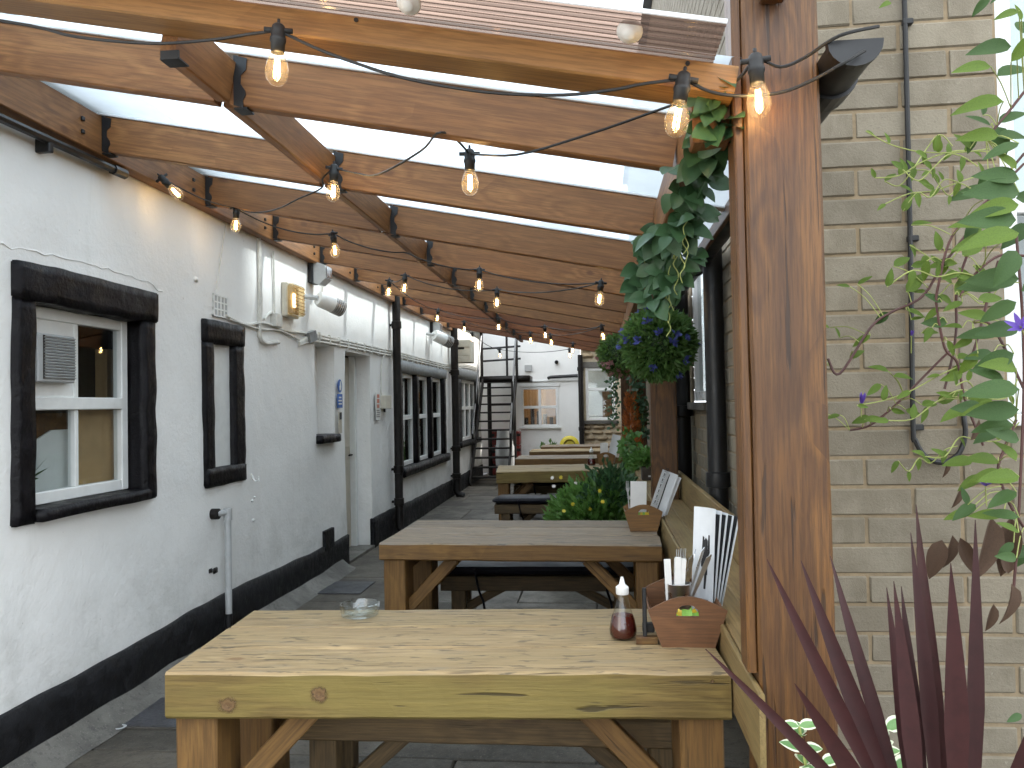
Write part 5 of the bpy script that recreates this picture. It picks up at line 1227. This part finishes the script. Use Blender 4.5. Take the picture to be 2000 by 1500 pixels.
def bulb(x, y, z, tilt=0., tiltx=0., rotz=None, pw=0.):
    """x, y, z: centre of the glass"""
    W = Matrix.Translation((x, y, z))@Matrix.Rotation(tilt, 4, 'Y')@Matrix.Rotation(tiltx, 4, 'X')@Matrix.Rotation(rotz if rotz is not None else random.uniform(-.6, .6), 4, 'Z')@Matrix.Scale(1.14, 4)@Matrix.Translation((0, 0, .104))
    h = put('bulb_holder', hold_me, fes, W); put('bulb', gl_me, h, W); put('filament', fi_me, h, W)
    if pw:
        l = bpy.data.lights.new('filament_glow', 'POINT'); l.energy = pw; l.color = (1, .66, .30); l.shadow_soft_size = .012
        lo = bpy.data.objects.new('filament_glow', l); COL.objects.link(lo); lo.location = W@Vector((0, 0, -.104))
    return W@Vector((0, 0, -.014))
b1 = bulb(-.816, 2.0, 2.392, .05, 0, .2, .16); b2 = bulb(.213, 2.0, 2.200, .18, 0, .1, .05); b3 = bulb(.418, 2.03, 2.246, -.05, 0, -.1, .2)
b4 = bulb(-.425, 2.75, 2.279, 0, 0,   .1, .12); b5 = bulb(-1.12, 3.35, 2.44, .05, 0, .5, .12); b6 = bulb(-2.16, 4.63, 2.62, .05, 0, .5, .12); b7 = bulb(-2.24, 4.08, 2.68, -.7, .3, .5, .02)
def wire(pts, name='cable', sag=0.): tube(name, smooth_path(pts, 5), .0042, 'rubber', fes, 6)
def sagline(a, b, s, n=6):
    a, b = Vector(a), Vector(b); return [a+(b-a)*i/n-Vector((0, 0, s*4*(i/n)*(1-i/n))) for i in range(n+1)]
wire([(-2.5, 2.02, 2.76), (-1.616, 2.02, 2.587), (-1.39, 2.02, 2.526), (-1.169, 2.02, 2.493), (-1.0, 2.02, 2.492), (-.909, 2.02, 2.499), tuple(b1)])
wire([tuple(b1), (-.713, 2.02, 2.448), (-.602, 2.02, 2.40), (-.466, 2.02, 2.351), (-.265, 2.02, 2.305), (-.068, 2.02, 2.286), (.06, 2.02, 2.292), (.126, 2.02, 2.301), (.19, 2.01, 2.302), tuple(b2)])
wire([tuple(b2), (.30, 2.03, 2.276), (.38, 2.05, 2.268), (.48, 2.06, 2.275), (.55, 2.03, 2.29), (.60, 1.97, 2.30), (.66, 1.98, 2.335)])
wire([(.70, 2.0, 2.40), (.60, 1.98, 2.374), (.54, 2.06, 2.36), (.48, 2.06, 2.34), tuple(b3), (.36, 2.09, 2.315), (.214, 2.3, 2.341), (-.006, 2.3, 2.276), (-.23, 2.45, 2.275), tuple(b4)])
wire([tuple(b4), (-.46, 2.62, 2.40), (-.496, 2.53, 2.383), (-.60, 2.75, 2.40), (-.85, 3.1, 2.43), (-1.0, 3.3, 2.50), tuple(b5)])
wire([tuple(b5), (-1.20, 3.45, 2.53), (-1.25, 3.57, 2.52)]+sagline((-1.3, 3.6, 2.53), tuple(b6), .06)[1:])
wire([tuple(b7), (-2.2, 4.3, 2.70), tuple(b6)])
def at_plane(lst, pw=0.):
    return [bulb(x, y, z, random.uniform(-.15, .15), random.uniform(-.1, .1), None, pw) for x, y, z in lst]
q = at_plane([(-1.586, 4.762, 2.470), (-.77, 5.30, 2.306), (.03, 5.02, 2.150), (-.769, 6.25, 2.306), (-1.538, 6.35, 2.462), (-1.80, 6.85, 2.51)], .08)
wire(sagline(b6, q[0], .05)+sagline(q[0], (-1.22, 5.1, 2.505), .03)[1:]+sagline((-1.22, 5.1, 2.505), q[1], .03)[1:]+sagline(q[1], q[2], .04)[1:])
wire(sagline(q[2], q[3], .04)+sagline(q[3], q[4], .05)[1:]+sagline(q[4], q[5], .03)[1:])
p_ = at_plane([(-1.086, 8.95, 2.377), (-.562, 8.99, 2.272), (.075, 7.81, 2.145), (-.553, 10.04, 2.271), (-.835, 10.33, 2.327), (-1.848, 9.24, 2.53), (-1.72, 10.4, 2.505), (-.319, 11.0, 2.224), (-1.95, 12.6, 2.55), (-1.55, 12.9, 2.30), (-.40, 12.4, 2.24)], .0)
wire(sagline(q[5], p_[5], .05)+sagline(p_[5], p_[0], .04)[1:]+sagline(p_[0], p_[1], .03)[1:]+sagline(p_[1], p_[2], .04)[1:])
wire(sagline(p_[2], p_[3], .04)+sagline(p_[3], p_[4], .02)[1:]+sagline(p_[4], p_[6], .04)[1:]+sagline(p_[6], p_[8], .04)[1:]+sagline(p_[8], p_[9], .05)[1:]+sagline(p_[9], p_[10], .05)[1:]+sagline(p_[10], p_[7], .03)[1:])

# ================================================================== plants
# --- artificial leaf garland hanging from the front corner
gar = thing('leaf_garland', 'green artificial leaf garland trailing from the front corner of the canopy', 'garland', GARL[0])
sp = smooth_path(GARL, 8); sp2 = smooth_path(GARL2, 8)
tube('stem', sp, .004, 'gstem', gar, 6); tube('stem', sp2, .004, 'gstem', gar, 6)
rg = random.Random(21)
for s0 in range(7):
    p = sp[int(len(sp)*(.55+.06*s0))]; c = [p]
    for k in range(6): c.append(c[-1]+Vector((.018*math.sin(k*2.2+s0), .012*math.cos(k*1.9+s0), -.028)))
    tube('tendril', smooth_path(c, 3), .0018, 'gstem', gar, 5)
gl = [leaf_mesh('leaf', 'grleaf', .78, .10, .18+.1*k, 6, .6) for k in range(3)]
for path, cnt, fr in ((sp, 150, 0), (sp2, 70, 1)):
    for k in range(cnt):
        t = k/cnt; p = path[min(len(path)-1, int(t*len(path)))]
        spread = (.028+.05*min(1, t*1.4)) if fr == 0 else .05
        o_ = Vector((rg.gauss(0, 1), rg.gauss(0, 1), rg.gauss(0, .6)))*spread*.6
        d = Vector((o_.x*9+rg.uniform(-.7, .7), o_.y*9+rg.uniform(-.9, .3), rg.uniform(-.9, .25)))
        nrm = Vector((rg.uniform(-.6, .6), -1+rg.uniform(-.3, .6), rg.uniform(.0, .9)))
        put('leaf', rg.choice(gl), gar, leaf_matrix(p+o_*.6, d, nrm, rg.uniform(.058, .092)*(1.12 if t < .3 else 1)))
# --- topiary balls
def topiary(name, label, c, r, flower, nleaf, nfl, seed):
    t = thing(name, label, 'topiary ball', c, 'hanging topiary balls')
    rt = random.Random(seed); mb = MB(); c = Vector(c)
    for k in range(nleaf):
        d = Vector((rt.gauss(0, 1), rt.gauss(0, 1), rt.gauss(0, 1))).normalized(); rad = r*rt.uniform(.72, .93)
        p = c+d*rad; ld = (d+rv(.75)).normalized(); s = r*rt.uniform(.16, .30); sd = ld.cross(rv()).normalized(); nn = sd.cross(ld)
        w = s*rt.uniform(.13, .2)
        mb.add([p, p+ld*s*.5+sd*w+nn*w*.4, p+ld*s, p+ld*s*.5-sd*w+nn*w*.4], [(0, 1, 2), (0, 2, 3)])
    me = mkmesh('foliage', mb.v, mb.f, 'topiary'); fo_ = put('foliage', me, t); fo_['kind'] = 'stuff'
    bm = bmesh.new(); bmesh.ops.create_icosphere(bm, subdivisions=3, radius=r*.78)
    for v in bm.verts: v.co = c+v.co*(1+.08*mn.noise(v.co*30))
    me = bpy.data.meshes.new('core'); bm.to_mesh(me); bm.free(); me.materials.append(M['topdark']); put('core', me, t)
    for k in range(nfl):
        d = Vector((rt.gauss(0, 1), rt.gauss(0, 1)-.5, rt.gauss(0, 1))).normalized(); p = c+d*r*.97; fb = MB()
        for q in range(14):
            ld = (d*.8+rv(.8)).normalized(); s = r*.19; sd = ld.cross(rv()).normalized()*s*.26; pp = p+rv(r*.035)
            fb.add([pp, pp+ld*s*.6+sd, pp+ld*s, pp+ld*s*.6-sd], [(0, 1, 2), (0, 2, 3)])
        put('flower', mkmesh('flower', fb.v, fb.f, flower), t)
    tube('hanging_chain', [c+Vector((0, 0, r*.9)), Vector((c.x, c.y, zb(c.x)-.02))], .004, 'hanger', t, 5)
topiary('topiary_ball', 'hanging topiary ball with blue flowers in front of the second post', (.405, 5.25, 1.875), .235, 'bluefl', 5200, 20, 1)
topiary('topiary_ball', 'hanging topiary ball with pink flowers behind the blue flowered one', (.25, 8.9, 2.03), .235, 'pinkfl', 2600, 18, 2)
# --- orange brush on third post and ivy around it
ob = thing('orange_dried_plant', 'bushy rust orange dried plant on the third post', 'plant', (.40, 9.45, .95))
mb = MB(); rt = random.Random(8)
for k in range(1500):
    t = rt.random(); z = .98+t*.62; r_ = .115*(1-.55*t)*math.sqrt(rt.random())+.01; a = rt.uniform(0, 6.28); p = Vector((.40+r_*math.cos(a), 9.47+r_*math.sin(a), z)); d = Vector((math.cos(a)*.6, math.sin(a)*.6, .8)); s = rt.uniform(.03, .06); sd = d.cross(rv()).normalized()*.005
    mb.add([p+sd, p-sd, p+d*s], [(0, 1, 2)])
fo_ = put('bristles', mkmesh('bristles', mb.v, mb.f, 'rust'), ob); fo_['kind'] = 'stuff'
MB().lathe([(0, 0), (.07, 0), (.085, .17), (.08, .17), (0, .15)], 16, (.40, 9.47, .80)).obj('pot', 'pipe', ob, True)
def ivy(name, label, pts, n_, mat, s0, s1, seed, spread=.05, cat='plant'):
    t = thing(name, label, cat, pts[0]); path = smooth_path(pts, 8); rt = random.Random(seed); tube('stem', path, .005, 'gstem', t, 5); mb = MB()
    for k in range(n_):
        p = rt.choice(path)+Vector((rt.gauss(0, spread), rt.gauss(0, spread), rt.gauss(0, spread))); d = Vector((rt.uniform(-1, 1), rt.uniform(-1, .4), rt.uniform(-1, .5))).normalized(); s = rt.uniform(s0, s1); sd = d.cross(Vector((rt.uniform(-.4, .4), -1, rt.uniform(0, .8)))).normalized()*s*.34
        mb.add([p, p+d*s*.45+sd, p+d*s, p+d*s*.45-sd], [(0, 1, 2), (0, 2, 3)])
    fo_ = put('foliage', mkmesh('foliage', mb.v, mb.f, mat), t); fo_['kind'] = 'stuff'; return t
ivy('trailing_ivy', 'ivy trailing down the inner side of the third post', [(.44, 9.5, 1.95), (.47, 9.48, 1.6), (.52, 9.5, 1.4), (.55, 9.55, 1.15)], 240, 'grleaf', .04, .08, 3)
ivy('trailing_ivy', 'ivy hanging under the far canopy beam above the pink topiary', [(.28, 10.0, 2.3), (.26, 10.05, 2.2), (.27, 10.0, 2.05), (.28, 10.0, 1.95)], 170, 'grleaf', .05, .09, 4)
ivy('trailing_ivy', 'ivy spilling down beside the ledge near the third caddy', [(.36, 8.8, 1.15), (.33, 8.7, .95), (.34, 8.6, .75), (.33, 8.5, .5)], 420, 'bedleaf', .04, .08, 5, .045)
ivy('trailing_ivy', 'small ivy strand around the fourth post', [(.28, 13.1, 1.9), (.27, 13.1, 1.6), (.27, 13.1, 1.2)], 120, 'grleaf', .05, .09, 6, .05)
# --- potted herb on the ledge
ph = thing('potted_herb', 'bushy green herb in a low dark pot on the ledge before the orange plant', 'potted plant', (.47, 7.55, .78))
MB().prism([(7.46, .78), (7.64, .78), (7.68, .90), (7.42, .90)], 'x', .40, .56).obj('pot', 'terracotta', ph); box('soil', (.405, 7.44, .88), (.555, 7.66, .902), 'soil', ph, 0)
box('label_card', (.455, 7.445, .81), (.50, 7.449, .91), 'napkin', ph, 0)
def bush(par, c, rx, ry, rz, n_, mat, s0, s1, seed, name='foliage', wd=.3, upk=.6):
    rt = random.Random(seed); mb = MB(); c = Vector(c)
    for k in range(n_):
        d = Vector((rt.gauss(0, 1), rt.gauss(0, 1), abs(rt.gauss(0, 1)))).normalized(); q = rt.random()**.4
        p = c+Vector((d.x*rx*q, d.y*ry*q, d.z*rz*q*rt.uniform(.7, 1.1))); ld = (d+rv(.7)+Vector((0, 0, upk*rt.random()))).normalized(); s = rt.uniform(s0, s1); sd = ld.cross(rv()).normalized()*s*wd; nn = sd.cross(ld).normalized()*s*.1
        mb.add([p, p+ld*s*.5+sd-nn, p+ld*s, p+ld*s*.5-sd-nn], [(0, 1, 2), (0, 2, 3)])
    fo_ = put(name, mkmesh(name, mb.v, mb.f, mat), par); fo_['kind'] = 'stuff'
bush(ph, (.45, 7.55, .90), .15, .17, .17, 900, 'bedleaf', .025, .055, 12)
# --- flower planter between second and third table
pl = thing('flower_planter', 'planter full of green foliage with yellow flowers between the second and third table', 'planter', (-.02, 7.0, 0))
for k in range(4): beam('planter_board', (-.42, 6.72+.0, .07+.125*k), (.34, 6.72, .07+.125*k), .03, .118, 'bench', pl)
for k in range(4): beam('planter_board', (-.405, 6.74, .07+.125*k), (-.405, 7.5, .07+.125*k), .03, .118, 'bench', pl)
for k in range(4): beam('planter_board', (.325, 6.74, .07+.125*k), (.325, 7.5, .07+.125*k), .03, .118, 'bench', pl)
beam('planter_board', (-.42, 7.515, .255), (.34, 7.515, .255), .03, .48, 'bench', pl)
box('soil', (-.385, 6.74, .1), (.31, 7.495, .46), 'soil', pl, 0)
bush(pl, (-.04, 7.08, .42), .42, .42, .40, 2600, 'bedleaf', .05, .12, 15, 'foliage', .22)
bush(pl, (.10, 7.05, .60), .28, .3, .36, 700, 'grleaf', .05, .10, 16, 'tall_foliage', .28, 1.)
rt = random.Random(9)
for k in range(16):
    p = Vector((-.05+rt.uniform(-.36, .36), 6.95+rt.uniform(-.32, .15), .70+rt.uniform(-.14, .2))); fb = MB(); nrm = Vector((rt.uniform(-.5, .5), -1, rt.uniform(.2, .9))).normalized(); u_ = nrm.orthogonal().normalized(); w_ = nrm.cross(u_)
    for q in range(7):
        a = q*.9; d = u_*math.cos(a)+w_*math.sin(a); sd = nrm.cross(d)*.008; fb.add([p, p+d*.011+sd*.7, p+d*.02, p+d*.011-sd*.7], [(0, 1, 2, 3)])
    put('flower', mkmesh('flower', fb.v, fb.f, 'yflower' if k % 3 == 0 else 'pale'), pl)
# --- plants beyond the far tables
fp = thing('far_shrub', 'low green shrub behind the farthest table', 'shrub', (-1.0, 16.2, 0)); bush(fp, (-.98, 16.2, .25), .35, .2, .45, 500, 'bedleaf', .06, .12, 19); MB().lathe([(0, 0), (.2, 0), (.25, .3), (0, .28)], 14, (-.98, 16.2, 0)).obj('pot', 'terracotta', fp, True)
# --- cordyline
co = thing('cordyline', 'spiky burgundy cordyline in the front right corner', 'plant', (.53, 1.38, 0))
MB().lathe([(0, 0), (.15, 0), (.19, .36), (.2, .40), (.18, .40), (0, .36)], 20, (.53, 1.38, 0)).obj('pot', 'terracotta', co, True)
tube('trunk', [(.53, 1.38, .3), (.53, 1.38, .70)], [.03, .022], 'stem', co)
CEN = Vector((.53, 1.38, .66))
for i, (a, b, w) in enumerate(CORD):
    a, b = Vector(a), Vector(b); d = b-a; mid = (a+b)/2
    bow = Vector((-.02 if d.x < -.1 else .0, -.01, .035 if d.x < -.1 else .0))*(d.length)
    n = 12; P0, P1, P2 = a, mid+bow*1.5, b; v = []; f = []; uv = []
    root = CEN+Vector((.01*math.cos(i*2.), .01*math.sin(i*2.), .008*i*.3)); pts = [root]
    for k in range(n+1):
        t = k/n; pts.append((1-t)**2*P0+2*t*(1-t)*P1+t*t*P2)
    view = (mid-Vector((0, 0, 1.5))).normalized(); rot = Matrix.Rotation(R((i*47) % 50-25), 3, d.normalized())
    for k, p in enumerate(pts):
        t = k/(len(pts)-1); dd = (pts[min(k+1, len(pts)-1)]-pts[max(k-1, 0)]).normalized(); sd = rot@(dd.cross(view).normalized()); nn = sd.cross(dd)
        hw = w*.37*min(1, .30+t*1.5)*(1-max(0, (t-.45)/.55)**1.5)+.0006
        for s in (-1, 0, 1): v.append(p+sd*hw*s+nn*abs(s)*hw*-.35); uv.append((t, abs(s)))
    for k in range(len(pts)-1):
        for s in range(2): f.append((k*3+s, (k+1)*3+s, (k+1)*3+s+1, k*3+s+1))
    put('leaf', mkmesh('leaf', v, f, 'cord', True, uv), co)
# --- clematis
cl = thing('clematis', 'clematis vine with purple flowers climbing over the right edge', 'climbing plant', (1.12, 2.2, 0))
EXTRA = []
rx_ = random.Random(77)
for k in range(16):
    z0_ = rx_.uniform(1.35, 2.35); p0 = Vector((rx_.uniform(1.0, 1.12), rx_.uniform(2.15, 2.4), z0_)); L0 = rx_.uniform(.15, .36); pts = [p0]
    for q in range(5): pts.append(pts[-1]+Vector((-L0/5, rx_.uniform(-.02, .02), rx_.uniform(-.05, .035))))
    EXTRA.append(pts)
for s in STEMS: tube('stem', smooth_path(s, 6), .0036, 'stem', cl, 6)
for s in ([(1.12, 2.2, 0), (1.16, 2.2, .6), (1.12, 2.2, 1.0), (1.15, 2.2, 1.5), (1.17, 2.25, 2.1), (1.16, 2.1, 2.5)], [(1.13, 2.21, 0), (1.2, 2.2, .9), (1.18, 2.22, 1.6), (1.2, 2.2, 2.4)]): tube('main_stem', smooth_path(s, 6), .006, 'stem', cl, 6)
lA = [leaf_mesh('leaf', 'clleaf', .40+.06*k, .16, .1+.12*k, 7, .9) for k in range(3)]; lB = [leaf_mesh('leaf', 'dkleaf', .44+.06*k, .14, .12+.1*k, 7, .9) for k in range(3)]
for s in EXTRA: tube('stem', smooth_path(s, 4), .0018, 'gstem', cl, 5)
rt = random.Random(31)
for s in EXTRA:
    for p in s[1:]:
        a = rt.choice((60, 120, 200, 250, 330))+rt.uniform(-25, 25); a = R(a); put('leaf', rt.choice(lA), cl, leaf_matrix(p, (math.cos(a), rt.uniform(-.5, .3), math.sin(a)), (rt.uniform(-.4, .4), -1, rt.uniform(.2, 1.)), rt.uniform(.028, .05)))
allst = [Vector(p) for s in STEMS for p in smooth_path(s, 6)]
pet = MB()
for (x, y, z, L_, ang) in CLEAVES:
    a = R(ang+rt.uniform(-8, 8)); d = Vector((math.cos(a), rt.uniform(-.45, .35), math.sin(a)))
    nrm = Vector((rt.uniform(-.45, .45), -1, rt.uniform(.1, 1.1)))
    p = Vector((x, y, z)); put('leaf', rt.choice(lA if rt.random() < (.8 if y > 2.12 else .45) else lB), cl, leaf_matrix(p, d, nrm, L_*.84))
    nr = min(allst, key=lambda q: (q-p).length)
    if .008 < (nr-p).length < .25:
        m_ = (nr+p)/2+Vector((0, 0, .012)); pet.tube(smooth_path([nr, m_, p], 3), .0014, 5)
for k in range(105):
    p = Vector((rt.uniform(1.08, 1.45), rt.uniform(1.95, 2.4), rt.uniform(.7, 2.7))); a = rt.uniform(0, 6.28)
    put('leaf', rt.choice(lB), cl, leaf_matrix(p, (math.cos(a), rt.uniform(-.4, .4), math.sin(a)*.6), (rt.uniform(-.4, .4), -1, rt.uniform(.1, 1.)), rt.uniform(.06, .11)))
pt = pet.obj('petioles', 'gstem', cl, True); pt['kind'] = 'stuff'
dl = [leaf_mesh('withered_leaf', 'deadleaf', .5, .35, .3, 6), leaf_mesh('withered_leaf', 'deadleaf', .38, .5, .15, 6)]
for (x, y, z, L_, ang) in DEAD:
    a = R(ang); put('withered_leaf', rt.choice(dl), cl, leaf_matrix((x, y, z), (math.cos(a), rt.uniform(-.2, .2), math.sin(a)), (rt.uniform(-.7, .7), -1, .2), L_*1.1))
pm = leaf_mesh('petal', 'purple', .36, .15, -.12, 5)
for i, p in enumerate(FLOW):
    s = (.036, .04, .036, .02)[i]; ax = Vector(((.1, -.3, 1), (-.6, -.6, .4), (.0, -.2, 1), (0, -.5, .8))[i]).normalized(); u_ = ax.orthogonal().normalized(); w_ = ax.cross(u_); op = (.45, 1.2, 1.6, .4)[i]
    fl_ = put('flower', mkmesh('flower', [Vector(p)+u_*.004, Vector(p)-u_*.002+w_*.003, Vector(p)-u_*.002-w_*.003, Vector(p)+ax*.014], [(0, 1, 3), (1, 2, 3), (2, 0, 3)], 'gstem'), cl)
    for q in range(6):
        a = q*1.0472; d = (u_*math.cos(a)+w_*math.sin(a))*op+ax; put('petal', pm, fl_, leaf_matrix(p, d, ax*1.-(u_*math.cos(a)+w_*math.sin(a))*.6, s))
    tube('flower_stalk', [Vector(p), Vector(p)-ax*.03+Vector((.004, 0, -.02))], .0016, 'gstem', cl, 5)
# --- variegated plant at the foot of the post
va = thing('variegated_shrub', 'low variegated shrub with cream edged leaves at the foot of the front post', 'shrub', (.47, 1.75, 0))
MB().lathe([(0, 0), (.12, 0), (.15, .24), (.13, .24), (0, .22)], 18, (.47, 1.78, 0)).obj('pot', 'terracotta', va, True)
vl = [leaf_mesh('leaf', 'vari', .62, .12, .2, 6, .5), leaf_mesh('leaf', 'vari', .7, .2, .1, 6, .4)]
for (tx, ty, tz) in ((.415, 1.78, .80), (.45, 1.74, .74), (.38, 1.76, .68), (.31, 1.8, .66), (.52, 1.78, .68), (.60, 1.80, .79), (.62, 1.82, .70), (.66, 1.8, .62), (.48, 1.7, .64)):
    path = smooth_path([(.47, 1.78, .2), (.47+(tx-.47)*.5, 1.77, .2+(tz-.2)*.6), (tx, ty, tz)], 7); tube('stem', path, .003, 'gstem', va, 5)
    for k in range(4, len(path)):
        for s in (-1, 1):
            a = k*1.57+(0 if s > 0 else math.pi); put('leaf', rt.choice(vl), va, leaf_matrix(path[k], (math.cos(a), math.sin(a)*.7, rt.uniform(.1, .6)), (rt.uniform(-.3, .3), -.7, 1), rt.uniform(.036, .062)))
